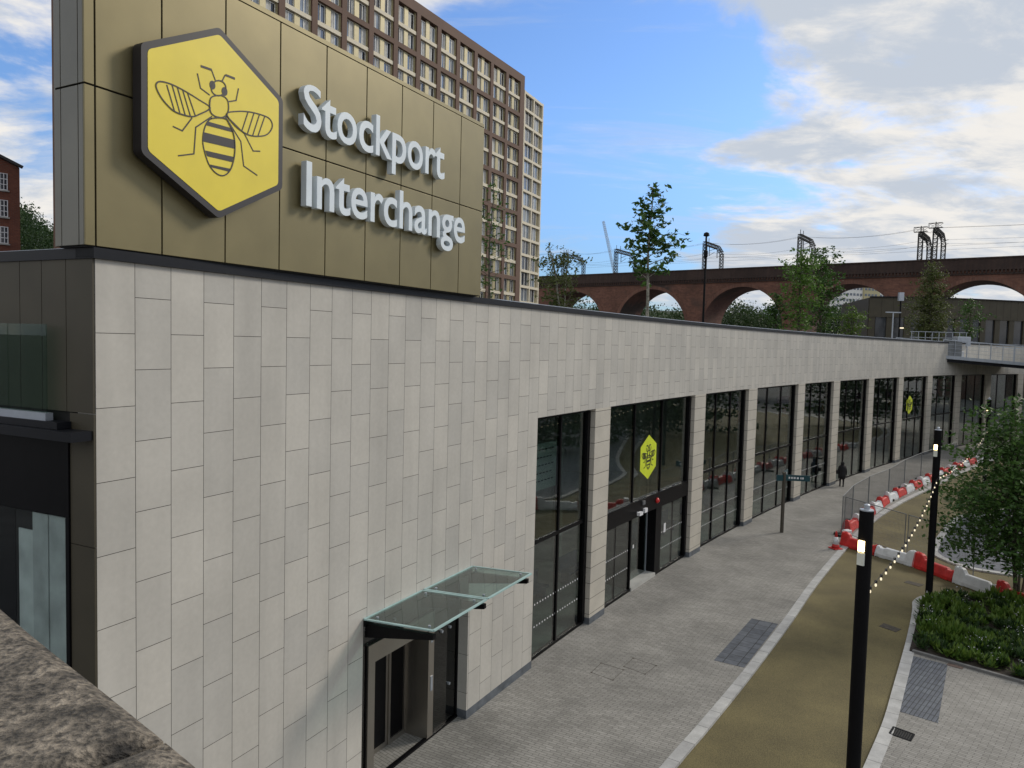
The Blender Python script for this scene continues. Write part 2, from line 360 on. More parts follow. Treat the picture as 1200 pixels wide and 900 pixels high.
# sliding entrance doors (set back)
def sbox(mb,s,o,z,ds,do,dz):
    return mb.box(fpt(s,o,z),(ds,do,dz),rz=R(90)-theta(s))
dr=empty('x',(0,0,0)); bpy.data.objects.remove(dr)
fr=MB()
for s0,s1 in ((20.8,21.42),(21.44,23.1)):
    for q in (s0+.03,s1-.03): sbox(fr,q,GO-.30,1.4,.06,.06,2.7)
    for z in (.1,2.74): sbox(fr,(s0+s1)/2,GO-.30,z,s1-s0-.12,.055,.07)
D=fin(fr.build('entrance_door',m_alu))
g=MB(); 
for s0,s1 in ((20.8,21.42),(21.44,23.1)): sbox(g,(s0+s1)/2,GO-.30,1.42,s1-s0-.12,.02,2.56)
sub(g.build('pane',m_glass),D)
st=MB(); 
for s in (21.15,21.75): sbox(st,s,GO-.27,1.45,.11,.006,.14)
sub(st.build('door_notice',m_white),D)
mb=MB(); slab(mb,20.78,23.15,.0,.14,GO-.6,GO+.12,seg=2); fin(mb.build('door_step',m_conc))
# fittings over the door
mb=MB(); sbox(mb,20.95,GO+.30,2.98,.30,.12,.12); sbox(mb,21.05,GO+.17,2.98,.06,.14,.06); C_=fin(mb.build('security_camera',m_white))
mb=MB(); sbox(mb,21.75,GO+.18,2.95,.26,.09,.16); fin(mb.build('door_sensor',m_white))
mb=MB(); sbox(mb,21.6,GO+.16,3.27,.22,.07,.15); fin(mb.build('junction_box',m_galv))
mb=MB(); mb.tube([fpt(23.0,GO+.13,3.12),fpt(23.0,GO+.19,3.12),fpt(23.0,GO+.24,3.12)],[.12,.11,.05],12); fin(mb.build('alarm_beacon',m_red,smooth=True))
mb=MB(); sbox(mb,24.25,GO+.02,1.75,.20,.006,.38); fin(mb.build('door_notice',m_white))
# notices inside the first bay
mb=MB()
sbox(mb,15.6,-1.2,5.35,1.7,.03,1.5); nb=fin(mb.build('notice_board',m_notice))
t_=MB()
for r_ in range(5):
    for k in range(6-r_%2): sbox(t_,15.05+.22*k+(.1 if r_%2 else 0),-1.175,5.9-.25*r_,.15,.006,.035)
sub(t_.build('lettering',m_black),nb)
mb=MB(); sbox(mb,14.0,-1.4,5.2,.16,.03,1.9); nb2=fin(mb.build('hanging_notice',m_white))
t_=MB()
for k in range(7): sbox(t_,14.0,-1.375,5.95-.26*k,.09,.006,.09)
sub(t_.build('lettering',m_black),nb2)
m_purple=mat('purple_board',(.16,.02,.15),.5); m_orng=mat('orange_board',(.42,.09,.03),.5); m_seatb=mat('blue_seat',(.03,.07,.16),.5)
for k,(s_,o_,z_,l_,h_,m_) in enumerate([(44.5,-4,5.6,3.5,.5,m_purple),(46,-5,4.6,1.2,.8,m_orng),(52,-4,5.6,4.5,.5,m_purple),(54,-5,4.5,1.0,.8,m_orng),(60,-4,5.6,4.5,.5,m_purple),(62,-5,4.5,1.6,.8,m_orng),(68.5,-4,5.3,4.5,.5,m_purple),(76,-4,5.2,5,.5,m_purple),(78,-5,4.3,2,.7,m_orng),(84,-4,5.2,5,.5,m_purple),(86,-5,4.2,2,.8,m_orng)]):
    mb=MB(); sbox(mb,s_,o_,z_,l_,.08,h_); fin(mb.build('interior_board',m_))
for s_ in np.arange(14.5,60,3.1):
    mb=MB(); sbox(mb,s_,-2.6,.45,1.5,.5,.08); sbox(mb,s_,-2.85,.75,1.5,.06,.5); sbox(mb,s_-.6,-2.6,.2,.06,.4,.4); sbox(mb,s_+.6,-2.6,.2,.06,.4,.4); fin(mb.build('interior_seat',m_seatb))
m_strip=emis('ceiling_light_glow',(1,.95,.85),2.2)
for s_ in np.arange(14,100,5.2):
    for o_ in (-3.,-6.2):
        mb=MB(); sbox(mb,s_,o_,ZW-.02,1.3,.10,.05); fin(mb.build('ceiling_light',m_strip))
for s_ in np.arange(15,100,7.7):
    mb=MB(); mb.tube([fpt(s_,-4.5,0),fpt(s_,-4.5,ZW)],.22,14); fin(mb.build('inner_column',m_conc,smooth=False))
# ---- lift entrance
le=MB(); GL=-.30
slab(le,E0,E1,EZ-.72,EZ-.69,GL-.05,GL+.02,seg=1)
for q in (5.98,8.42): slab(le,q-.02,q+.02,.03,EZ-.70,GL-.05,GL+.015,seg=1)
slab(le,E0+.001,E0+.05,.03,EZ,GL-.05,GL+.03,seg=1); slab(le,E1-.05,E1-.001,.03,EZ,GL-.05,GL+.03,seg=1); slab(le,E0,E1,0,.05,GL-.05,GL+.05,seg=1)
slab(le,E0+.05,E1-.05,EZ-.06,EZ-.002,GL-.05,GL+.03,seg=1)
LE=fin(le.build('lift_entrance',m_black))
g=MB(); slab(g,E0+.05,5.96,.05,EZ-.72,GL-.02,GL,seg=1,caps=False); slab(g,8.44,E1-.05,.05,EZ-.72,GL-.02,GL,seg=1,caps=False); slab(g,E0+.05,E1-.05,EZ-.69,EZ-.06,GL-.02,GL,seg=1,caps=False)
sub(g.build('pane',glassmat('lift_glass',(.25,.29,.29),base=.07)),LE)
g=MB()
for s,z in ((5.75,2.75),(5.75,1.35),(6.9,3.3),(8.75,2.4),(9.1,2.4),(8.75,3.3),(9.1,1.0),(5.75,.5)):
    mbp=fpt(s,GL,z); g.tube([mbp,fpt(s,GL+.05,z)],.035,10)
sub(g.build('glass_fixing',m_alu),LE)
g=MB(); slab(g,6.0,6.22,.02,3.02,-1.0,GL+.05,seg=1); slab(g,8.18,8.40,.02,3.02,-1.0,GL+.05,seg=1); slab(g,6.22,8.18,2.62,3.02,-1.0,GL+.05,seg=1)
sub(g.build('steel_portal',m_steel),LE)
g=MB(); slab(g,8.27,8.35,1.15,1.5,GL+.05,GL+.062,seg=1); slab(g,8.26,8.34,2.3,2.5,GL+.05,GL+.06,seg=1)
sub(g.build('call_panel',m_alu),LE)
for k in range(3):
    s0=6.22+k*.655; s1=s0+.65; o=-.9-(.03 if k==1 else 0)
    g=MB()
    for q in (s0+.035,s1-.035): sbox(g,q,o,1.32,.07,.05,2.58)
    for z in (.08,2.57): sbox(g,(s0+s1)/2,o,z,.52,.045,.12)
    dd=sub(g.build('lift_door',m_steel),LE)
g=MB()
for k in range(3): sbox(g,6.22+k*.655+.325,-.92,1.32,.52,.01,2.36)
sub(g.build('door_pane',m_black),LE)
mb=MB(); slab(mb,E0,E1,-.01,.02,-1.3,GL-.05,seg=1); fin(mb.build('lift_threshold',m_pave2))
mb=MB(); slab(mb,5.3,9.7,-.0,EZ+.2,-1.6,-1.35,seg=1); slab(mb,E1+.02,E1+.25,.0,EZ+.2,-1.34,-.352,seg=1); slab(mb,E0-.25,E0-.02,.0,EZ+.2,-1.34,-.352,seg=1); fin(mb.build('lift_shaft_wall',m_core))
# ---- glass canopy
can=MB()
cs=[5.6,7.52,9.5]
for s in cs:
    a=fpt(s,0.0,3.70); b=fpt(s,.0,3.42); c=fpt(s,1.60,3.80); d=fpt(s,1.60,3.70); n_=Vector((math.sin(theta(s)),math.cos(theta(s)),0))*.045
    can.hexa([b-n_,d-n_,d+n_,b+n_,a-n_,c-n_,c+n_,a+n_])
slab(can,5.5,9.55,3.66,3.78,.0,.05,seg=1)
CN=fin(can.build('canopy',m_black))
for s0,s1 in ((5.5,7.48),(7.56,9.58)):
    g=MB(); e=MB()
    P=[fpt(s0,.03,3.80),fpt(s1,.03,3.80),fpt(s1,1.64,3.90),fpt(s0,1.64,3.90)]
    up=Vector((0,0,.022)); Q=[p+up for p in P]
    g.face([P[3],P[2],P[1],P[0]]); g.face(Q)
    gp=sub(g.build('glass_panel',m_canglass),CN)
    for i in range(4):
        a,b=P[i],P[(i+1)%4]; mid=(P[0]+P[1]+P[2]+P[3])/4
        e.bar(a+up/2,b+up/2,.055,.026)
    sub(e.build('panel_edge',m_edge),gp)
    f=MB()
    for u,v_ in ((.08,.12),(.92,.12),(.08,.88),(.92,.88)):
        p=(P[0].lerp(P[1],u)).lerp(P[3].lerp(P[2],u),v_); f.tube([p-Vector((0,0,.05)),p+Vector((0,0,.035))],.03,10)
    sub(f.build('glass_fixing',m_alu),gp)
# ---- side wall (dark bronze panels), perpendicular to the stone front
t0=theta(0); DN=Vector((math.cos(t0),-math.sin(t0),0)); DT=Vector((math.sin(t0),math.cos(t0),0)); C0=fpt(0,0)
def side(mb,l0,l1,z0,z1,d0,d1):
    """box on the side wall: l = distance from the corner, d = depth outwards (towards the camera)"""
    P=[C0-DN*l-DT*d for l,d in ((l0,d0),(l1,d0),(l1,d1),(l0,d1))]
    mb.hexa([Vector((p.x,p.y,z0)) for p in P]+[Vector((p.x,p.y,z1)) for p in P])
seams=[0.0,.53,1.03,1.5,2.0,2.5,3.1,3.6,4.2,4.8,5.4,6,7,8,9,10,12,14,16,18,20,22,24]
mb=MB()
for a,b in zip(seams,seams[1:]): side(mb,a+.006,b-.006,8.27,HT,.003,.028)
side(mb,.0,.47,6.55,8.255,.003,.028); side(mb,.0,.47,4.2,6.54,.003,.028); side(mb,.0,.47,.1,4.19,.003,.028)
fin(mb.build('side_cladding',m_bronze))
mb=MB(); side(mb,0.36,24,0,HT-.01,-.6,-.002); fin(mb.build('side_core',m_core)); 
mb=MB(); side(mb,-.055,26,HT+.001,HT+.134,-.3,.05); fin(mb.build('side_coping',m_darkcop))
mb=MB(); side(mb,.5,26,HT+.14,HT+.2,-1.6,-.3); fin(mb.build('side_roof_trim',m_alu))
# walkway ledge with glass balustrade on the left
LG=empty('entrance_ledge',tuple(C0),label='dark metal ledge with glazed opening beneath it on the side of the building',cat='ledge')
mb=MB(); side(mb,.44,9,8.055,8.145,.03,.22); side(mb,.02,9,7.93,8.05,.03,.31); fin(mb.build('ledge',m_darkcop),LG)
mb=MB(); side(mb,.48,9,6.88,7.925,.0,.05); fin(mb.build('fascia',m_black),LG)
mb=MB(); side(mb,.48,.55,.1,6.875,.0,.05); side(mb,.555,9,.1,.4,.0,.05); side(mb,1.7,9,.4,6.87,.0,.01); fin(mb.build('window_frame',m_black),LG)
mb=MB(); side(mb,.555,9,.41,6.87,.035,.045); fin(mb.build('pane',glassmat('side_glass',(.85,.88,.88),base=.01)),LG)
mb=MB(); side(mb,.56,.95,.41,6.86,.0,.012);side(mb,.955,1.28,.41,6.86,.012,.026);side(mb,1.285,1.60,.41,6.6,.002,.02); fin(mb.build('blind',mat('pale_blind',(.44,.48,.47),.7,island=.35)),LG)
BL=empty('glass_balustrade',tuple(C0),label='frameless glass balustrade in a grey base rail on the dark ledge',cat='balustrade')
mb=MB(); side(mb,.70,9,8.147,8.245,.10,.20); fin(mb.build('base_rail',m_alu),BL)
mb=MB(); side(mb,.74,1.55,8.246,9.39,.145,.157); side(mb,1.57,2.8,8.246,9.39,.145,.157); side(mb,2.82,5,8.246,9.39,.145,.157); fin(mb.build('glass_panel',m_balglass),BL)

# ------------------------------------------------------------------ sign box on the roof
BH=R(28.3); bt=Vector((math.sin(BH),math.cos(BH),0)); bn=Vector((math.cos(BH),-math.sin(BH),0))
BP=fpt(0,.03)
def bhit(px,py,off=0):
    p=at_plane(px,py,BP+bn*off,bn); return (p-BP).dot(bt), p.z
def bp(u,z,off=0): return BP+bt*u+bn*off+Vector((0,0,z))
sx=[100,112.5,190,263.8,327,380.5,427,468,504.3,536.5,563]
sy=[293,293,301,310,318,325,331,335,340,344,347]
us=[bhit(x,y)[0] for x,y in zip(sx,sy)]
BZ0=HT+.137; BZ1=(bhit(113,106)[1]+bhit(566,246)[1])/2; BZ2=(bhit(112,-94)[1]+bhit(566,144)[1])/2
SB=empty('sign_tower',tuple(bp(us[0],BZ0)),label='tall gold metal panelled box on the roof corner that carries the station name',cat='sign tower')
def bbox(mb,u0,u1,z0,z1,o0,o1):
    P=[bp(u,z,o) for z in(z0,z1) for u,o in((u0,o0),(u0,o1),(u1,o1),(u1,o0))]; mb.hexa(P)
TD=.60; g_=.011
mb=MB(); bbox(mb,us[0]+.03,us[-1]-.02,BZ0,BZ2-.01,-TD+.03,-.03); fin(mb.build('core',m_core),SB)
mb=MB()
for a,b in zip(us,us[1:]):
    bbox(mb,a+(g_ if a!=us[0] else 0),b-(g_ if b!=us[-1] else 0),BZ0+.02,BZ1-g_,-.028,0); bbox(mb,a+(g_ if a!=us[0] else 0),b-(g_ if b!=us[-1] else 0),BZ1+g_,BZ2-.09,-.028,0)
bbox(mb,us[0]-.0,us[-1]+.0,BZ2-.078,BZ2,-TD,.004)
fin(mb.build('front_cladding',m_gold,bevel=.004),SB)
mb=MB()
for z0,z1 in((BZ0+.02,BZ1-g_),(BZ1+g_,BZ2-.09)):
    for a,b in ((-.12,-.03),(-.48,-.135),(-TD,-.495)): bbox(mb,us[0]-.002,us[0]+.026,z0,z1,a,b)
fin(mb.build('side_cladding',m_greymetal,bevel=.004),SB)
mb=MB(); bbox(mb,us[-1]-.026,us[-1]+.002,BZ0+.02,BZ2-.09,-TD,-.03); fin(mb.build('end_cladding',m_greymetal),SB)
mb=MB(); bbox(mb,us[0]+.0,us[-1],BZ0+.02,BZ2-.09,-TD-.028,-TD); fin(mb.build('rear_cladding',m_greymetal),SB)
# bee hexagon sign
HO=.21
def rounded(poly,r,n=6):
    out=[]; m=len(poly)
    for i in range(m):
        p=Vector(poly[i]);a=(Vector(poly[i-1])-p);b=(Vector(poly[(i+1)%m])-p)
        ang=a.angle(b); d=r/math.tan(ang/2); pa=p+a.normalized()*d; pb=p+b.normalized()*d
        for k in range(n+1):
            t=k/n; out.append((pa*(1-t)**2+p*2*t*(1-t)+pb*t*t))
    return out
def cpx(x,y): return 150+x/3.6,20+y/3.6
hexp=[(57,92),(352,36),(655,352),(655,735),(408,858),(56,560)]
H2=[Vector(bhit(*cpx(*p),HO)) for p in hexp]
cx=sum(p[0] for p in H2)/6; cy=sum(p[1] for p in H2)/6
H2=[Vector((cx+a,cy+b)) for a,b in ((-1.21,.69),(0,1.335),(1.21,.69),(1.21,-.69),(0,-1.335),(-1.21,-.69))]
BPF=bp
def hexprism(mb,poly,o0,o1):
    bp=BPF
    n=len(poly); mb.face([bp(p[0],p[1],o1) for p in poly]); mb.face([bp(p[0],p[1],o0) for p in poly][::-1])
    for i in range(n):
        p,q=poly[i],poly[(i+1)%n]; mb.face([bp(p[0],p[1],o0),bp(q[0],q[1],o0),bp(q[0],q[1],o1),bp(p[0],p[1],o1)])
BS=empty('bee_sign',tuple(bp(cx,cy)),label='yellow hexagonal sign with a dark line drawing of a bee, on the gold tower',cat='sign')
outer=rounded(H2,.11)[::-1]; cv=Vector((cx,cy)); 
innerH=[cv+(p-cv)*.925 for p in H2]; inner=rounded(innerH,.10)[::-1]
mb=MB(); hexprism(mb,outer,.04,HO); hexprism(mb,[cv+(p-cv)*.85 for p in outer],0,.05); fin(mb.build('rim',m_rim,bevel=.006),BS)
mb=MB(); hexprism(mb,inner,HO-.002,HO+.004); fin(mb.build('face',m_yellow),BS)
ink=MB()
def stroke(pts,w=.017,close=False,off=HO+.0045,hit=None,scale=1):
    P=[Vector((hit or (lambda x,y: bhit(*cpx(x,y),HO)))(*p)) for p in pts]
    if close: P.append(P[0])
    for a,b in zip(P,P[1:]):
        d=(b-a); L_=d.length
        if L_<1e-5: continue
        d/=L_; n_=Vector((-d.y,d.x))*w/2; a2=a-d*w*.4; b2=b+d*w*.4
        hexprism(ink,[a2-n_,b2-n_,b2+n_,a2+n_],off-.001,off+.004)
        off+=.00012
def fill(pts,off=HO+.0045,hit=None):
    P=[Vector((hit or (lambda x,y: bhit(*cpx(x,y),HO)))(*p)) for p in pts]; hexprism(ink,P,off-.001,off+.0035)
def ell(cx_,cy_,rx,ry,n=20,rot=0):
    return [(cx_+rx*math.cos(t)*math.cos(rot)-ry*math.sin(t)*math.sin(rot),cy_+rx*math.cos(t)*math.sin(rot)+ry*math.sin(t)*math.cos(rot)) for t in [2*math.pi*k/n for k in range(n)]]
def spl(pts,n=4,close=True):
    out=[];m=len(pts)
    for i in range(m if close else m-1):
        g=lambda k: pts[k%m] if close else pts[min(max(k,0),m-1)]
        p0,p1,p2,p3=[Vector(g(i+k)) for k in(-1,0,1,2)]
        for j in range(n):
            t=j/n; q=.5*((2*p1)+(p2-p0)*t+(2*p0-5*p1+4*p2-p3)*t*t+(3*p1-p0-3*p2+p3)*t**3); out.append(tuple(q))
    if not close: out.append(tuple(pts[-1]))
    return out
def bee(hit=None,w=.017,o=None):
    o=o if o is not None else HO+.0045
    S=lambda p,w_=w,close=False: stroke(p,w_,close,o,hit)
    S(spl([(345,383),(300,350),(235,310),(180,283),(135,272),(117,285),(125,315),(150,355),(190,395),(230,412),(270,420),(300,410)]),close=True)
    for a in (((163,288),(195,396)),((186,290),(218,405)),((208,299),(240,412)),((230,309),(262,417)),((250,320),(283,416))): S(a)
    S(spl([(415,408),(460,398),(510,400),(560,412),(595,428),(608,455),(600,480),(580,498),(545,503),(510,498),(480,482),(445,452)]),close=True)
    for a in (((505,402),(480,478)),((530,407),(503,492)),((553,413),(525,500)),((575,422),(548,500))): S(a)
    S(ell(381,300,31,32),close=True); fill(ell(355,287,12,19,rot=-.2),o,hit); fill(ell(406,314,12,19,rot=-.2),o,hit)
    S([(368,268),(350,220)]); S([(347,221),(309,208)],w*1.8); S([(395,272),(408,246)]); S([(414,246),(447,259)],w*1.8)
    S([(342,328),(305,300),(292,240)]); S([(423,357),(455,352),(465,303)])
    S(spl([(345,350),(360,334),(395,332),(418,350),(423,385),(415,412),(392,424),(360,415),(345,393)]),close=True)
    S([(268,427),(228,480),(190,462)]); S([(352,420),(285,465),(277,577),(212,585)])
    S([(410,420),(475,525),(487,628),(543,667)]); S([(412,415),(490,492),(527,565),(555,566)])
    S(spl([(352,428),(325,460),(314,520),(325,580),(345,630),(375,662),(405,668),(430,645),(445,600),(450,545),(443,490),(425,450),(408,428)]),close=True)
    fill([(334,440),(432,468),(440,486),(327,456)],o,hit); fill([(316,485),(446,518),(450,556),(316,525)],o,hit); fill([(325,563),(444,590),(438,612),(333,587)],o,hit); fill([(345,622),(430,640),(424,652),(352,634)],o,hit)
bee(); fin(ink.build('bee_drawing',m_ink),BS)
HEXU=[(-1.21,.69),(0,1.335),(1.21,.69),(1.21,-.69),(0,-1.335),(-1.21,-.69)]
def sticker(sc_,zc,k,win,w):
    global BPF,ink
    P0=fpt(sc_,GO+.02,zc); t=theta(sc_); T_=Vector((math.sin(t),math.cos(t),0)); N_=Vector((math.cos(t),-math.sin(t),0))
    BPF=lambda u,z,off=0: P0+T_*u+Vector((0,0,z))+N_*off
    m_=MB(); hexprism(m_,rounded([Vector((a*k,b*k)) for a,b in HEXU],.05)[::-1],0,.004); d=sub(m_.build('bee_sticker',m_lime),win)
    ink=MB(); bee(hit=lambda x,y: tuple((Vector(bhit(*cpx(x,y),HO))-Vector((cx,cy)))*k),w=w,o=.006)
    ob=sub(ink.build('bee_drawing',m_ink),win); BPF=bp
sticker(22.25,4.95,.655,W_[1],.030)
sticker(68.6,4.7,.62,W_[7],.035)

# lettering
fc=bpy.data.curves.new('t','FONT'); 
def word(txt,u0,z0,u1,zc,tb,name,label,capref):
    """text with cap height zc-z0, fitted between u0 and u1"""
    fc.body=txt; fc.size=1; fc.extrude=.5; fc.offset=.012; fc.space_character=1.0; fc.resolution_u=5; fc.bevel_depth=0
    fo=bpy.data.objects.new('t',fc); COL.objects.link(fo); dg=bpy.context.evaluated_depsgraph_get(); dg.update()
    me=bpy.data.meshes.new_from_object(fo.evaluated_get(dg)); bpy.data.objects.remove(fo)
    bm=bmesh.new(); bm.from_mesh(me); seen=set(); isl=[]
    bmesh.ops.remove_doubles(bm,verts=bm.verts,dist=1e-5)
    bm.verts.ensure_lookup_table()
    for v in bm.verts:
        if v.index in seen: continue
        st=[v]; comp=[]; seen.add(v.index)
        while st:
            q=st.pop(); comp.append(q)
            for e in q.link_edges:
                w_=e.other_vert(q)
                if w_.index not in seen: seen.add(w_.index); st.append(w_)
        isl.append(comp)
    isl.sort(key=lambda c:min(v.co.x for v in c))
    x0=min(v.co.x for v in bm.verts); x1=max(v.co.x for v in bm.verts); cap=max(v.co.y for v in isl[0])
    E=empty(name,tuple(bp(u0,z0)),label=label,cat='lettering')
    cap_only=False
    for comp in isl:
        ids={v.index:i for i,v in enumerate(comp)}; vs=[]
        for v in comp:
            yy=v.co.y/cap; yy=yy*1.09 if 0<=yy<.70 else (.763+(yy-.70)*.79 if yy>=.70 else yy); yy=yy if cap_only else yy
            u=u0+(v.co.x-x0)/(x1-x0)*(u1-u0); z=z0+yy*(zc-z0); o=.05+(v.co.z+.5)*(tb)
            vs.append(tuple(bp(u,z,o)))
        fs=[tuple(ids[v.index] for v in f.verts) for f in bm.faces if f.verts[0].index in ids]
        m2=bpy.data.meshes.new('letter'); m2.from_pydata(vs,[],fs); m2.materials.append(m_letter); m2.update()
        b2=bmesh.new(); b2.from_mesh(m2); bmesh.ops.recalc_face_normals(b2,faces=b2.faces); b2.to_mesh(m2); b2.free()
        o=bpy.data.objects.new('letter',m2); link(o); fin(o,E)
        bv=o.modifiers.new('b','BEVEL'); bv.width=.006; bv.segments=1; bv.limit_method='ANGLE'; bv.angle_limit=R(50)
    bm.free()
word('Stockport',3.38,12.70,7.50,13.43,.12,'station_name','raised pale blue-white letters reading Stockport on the gold tower',0)
word('Interchange',3.46,11.47,8.36,12.19,.12,'station_name','raised pale blue-white letters reading Interchange, the lower line on the gold tower',0)

# ------------------------------------------------------------------ ground
def smooth(pts,n=6): return [Vector(p) for p in spl([Vector(p) for p in pts],n,False)]
KL=[(-12,-7.5),(-5,2.9),(-1,8.8),(3.82,15.92),(4.98,17.6),(7.01,20.63),(9.70,24.8),(12.51,29.3),(16.38,35.09),(20.21,40.43),(24.12,45.22),(28.29,49.8),(33.3,55.3),(38.9,61.2),(46,68),(56,75),(70,80.5),(90,84)]
KLs=smooth(KL)
def offs(pl,d):
    out=[]
    for i,p in enumerate(pl):
        t=(pl[min(i+1,len(pl)-1)]-pl[max(i-1,0)]).normalized(); out.append(p+Vector((-t.y,t.x))*d)
    return out
KLi=offs(KLs,.28)
def strip(mb,a,b,z0,z1,u=0):
    l=0
    for i in range(len(a)-1):
        p,q,r,t=a[i],a[i+1],b[i+1],b[i]; L_=(q-p).length
        V=lambda w,z:(w[0],w[1],z)
        n=len(mb.v)
        top=[V(p,z1),V(q,z1),V(r,z1),V(t,z1)]; uv=[(l,0.1),(l+L_,0.1),(l+L_,.4),(l,.4)]
        mb.face(top,uv); mb.face([V(p,z0),V(q,z0),V(q,z1),V(p,z1)],[(l,.5),(l+L_,.5),(l+L_,.6),(l,.6)]); mb.face([V(r,z0),V(t,z0),V(t,z1),V(r,z1)],[(l+L_,.5),(l,.5),(l,.6),(l+L_,.6)])
        l+=L_
    return mb
mb=MB(); strip(mb,KLs,KLi,-.12,.012); k=mb.build('kerb_left',m_kerb); tag(k,kind='structure')
# front pavement: grid following the facade
mb=MB(); rows=[]
def hitpoly(p,d,pl):
    best=None
    for a,b in zip(pl,pl[1:]):
        e=b-a; den=d.x*e.y-d.y*e.x
        if abs(den)<1e-9: continue
        w=a-p; t=(w.x*e.y-w.y*e.x)/den; u=(w.x*d.y-w.y*d.x)/den
        if t>0 and -.001<=u<=1.001 and (best is None or t<best): best=t
    return best
for i in range(0,123):
    s=-9+i; p=fpt(s,-.4); n_=Vector((math.cos(theta(max(s,0))),-math.sin(theta(max(s,0)))))
    t=hitpoly(Vector(p[:2]),n_,KLi) or 11
    rows.append([( (p.x+n_.x*t*k/8,p.y+n_.y*t*k/8,0.),(s,t*k/8)) for k in range(9)])
for a,b in zip(rows,rows[1:]):
    for k in range(8):
        q=[a[k],a[k+1],b[k+1],b[k]]; mb.face([x[0] for x in q],[x[1] for x in q])
o=mb.build('pavement',m_pave,weld=True); tag(o,kind='structure')
# base ground and road
mb=MB(); mb.face([(-1500,-1500,-.25),(1500,-1500,-.25),(1500,3500,-.25),(-1500,3500,-.25)]); tag(mb.build('ground',m_asph),kind='structure')
rp_=[tuple(p) for p in KLs]
mb=MB()
far=offs(KLs,-24)
for i in range(len(KLs)-1): mb.face([(*KLs[i],-.06),(*far[i],-.06),(*far[i+1],-.06),(*KLs[i+1],-.06)])
tag(mb.build('road',m_resin),kind='structure')
# right hand plaza
KR=[(-3,0.8),(1.0,6.4),(4.9,11.7),(8.06,16.1),(9.54,18.19),(10.82,20.18),(12.62,23.0),(13.95,25.15),(14.75,26.5),(15.2,27.3),(15.9,27.95),(16.9,28.25),(18.55,28.1),(24,26.2),(34,22.2),(50,15)]
KRs=smooth(KR); KRi=offs(KRs,-.30)
mb=MB(); strip(mb,KRi,KRs,-.12,.012); tag(mb.build('kerb_right',m_kerb),kind='structure')
mb=MB(); poly=[(p.x,p.y,0) for p in KRi]+[(50,-20,0),(-3,-20,0)]
mb.face(poly[::-1]); tag(mb.build('plaza',m_pave2),kind='structure')
# planter bed
PB=[(12.60,22.66),(13.55,24.15),(14.45,25.6),(15.0,26.5),(15.4,27.15),(16.0,27.7),(16.9,27.98),(18.4,27.7),(24,25.7),(34,21.6),(24,11.6)]
mb=MB(); mb.prism(PB,-.05,.05); tag(mb.build('planting_bed',m_soil),kind='structure')
mb=MB(); mb.bar((12.66,22.60,.0),(24.2,11.35,.0),.11,.16); tag(mb.build('bed_edging',m_kerb),kind='structure')
# island beyond the barrier
IS=[(26.3,42.2),(25.0,40.9),(23.71,39.28),(22.2,37.3),(20.82,35.35),(20.1,34.2),(19.95,33.1),(20.35,31.9),(21.5,31.2),(24,30.2),(34,26.5),(52,20),(95,20),(95,76),(78,73),(62,66),(52,60),(44.5,55),(37.5,49.5),(31.5,45)]
ISs=smooth(IS[:12],4); ISt=smooth(IS[13:]+[IS[0]],4)
mb=MB(); mb.prism([tuple(p) for p in ISs]+IS[12:14]+[tuple(p) for p in ISt[1:-1]],-.1,.0); tag(mb.build('side_road_island',m_bluegrey),kind='structure')
mb=MB(); strip(mb,ISs,offs(ISs,-.30),-.1,.012); strip(mb,ISt,offs(ISt,-.30),-.1,.012); tag(mb.build('island_kerb',m_kerb),kind='structure')
# tactile slabs, grates, covers
def patch(name,P,m,z,h=.006,rz=None,**k):
    mb=MB(); mb.prism([tuple(p) for p in P],z-.02,z+h); o=mb.build(name,m); return tag(o,**k)
def brect(name,P,col,row,m2,z,**k):
    o=patch(name,P,m2,z,**k); return o
m_tactL=brickmat('tactile_slabs_left',(.115,.127,.15),(.075,.085,.105),(.03,.034,.04),.42,.42,.014,rough=.8,off=0,var=.3,vscale=4,bump=.4,coords='Object',rot=R(33))
m_tactR=brickmat('tactile_slabs_right',(.125,.14,.165),(.09,.10,.125),(.035,.04,.048),.40,.10,.012,rough=.8,off=0,var=.25,vscale=4,bump=.4,coords='Object',rot=R(-48))
tag(patch('tactile_paving',[(8.47,25.12),(9.22,24.66),(6.98,21.16),(6.22,21.62)],m_tactL,.002),kind='structure')
tag(patch('crossing_paving',[(12.49,22.32),(13.23,21.70),(10.94,18.2),(10.22,18.80)],m_tactR,.002),kind='structure')
def grate(name,P,label,cat,group=None):
    P=[Vector(p) for p in P]; mb=MB(); mb.prism([tuple(p) for p in P],-.02,.006); o=mb.build(name,m_dk); tag(o,label,cat,group)
    b=MB(); 
    for k in range(9):
        t=(k+.5)/9; a=P[0].lerp(P[1],t); c=P[3].lerp(P[2],t); b.bar((a.x,a.y,.012),(c.x,c.y,.012),.016,.012)
    for a,c in zip(P,P[1:]+P[:1]): b.bar((a.x,a.y,.011),(c.x,c.y,.011),.03,.013)
    bb=b.build('grating',m_black); bb.parent=o; return o
grate('drain_grate',[(9.69,17.95),(10.03,17.61),(9.77,17.3),(9.42,17.62)],'black slotted drain grate in the paving beside the curved right kerb','drain')
patch('drain_slab',[(13.33,21.84),(13.62,21.55),(13.50,21.42),(13.2,21.7)],mat('rusty_slab',(.16,.11,.09),.8,var=.3,scale=6),.012,label='brown slab over the drain in the planting bed edging',cat='drain')
m_iron=mat('cast_iron',(.075,.062,.045),.7,.2,var=.25,scale=8,bump=.4)
for P,l in (([(12.72,24.85),(13.05,25.15),(13.38,24.62),(13.05,24.35)],'rectangular iron cover in the ochre road near the planting bed'),([(16.15,29.75),(16.45,30.0),(16.85,29.5),(16.5,29.25)],'rectangular iron cover in the ochre road in front of the red and white barrier')):
    patch('manhole_cover',P,m_iron,-.056,label=l,cat='manhole cover')
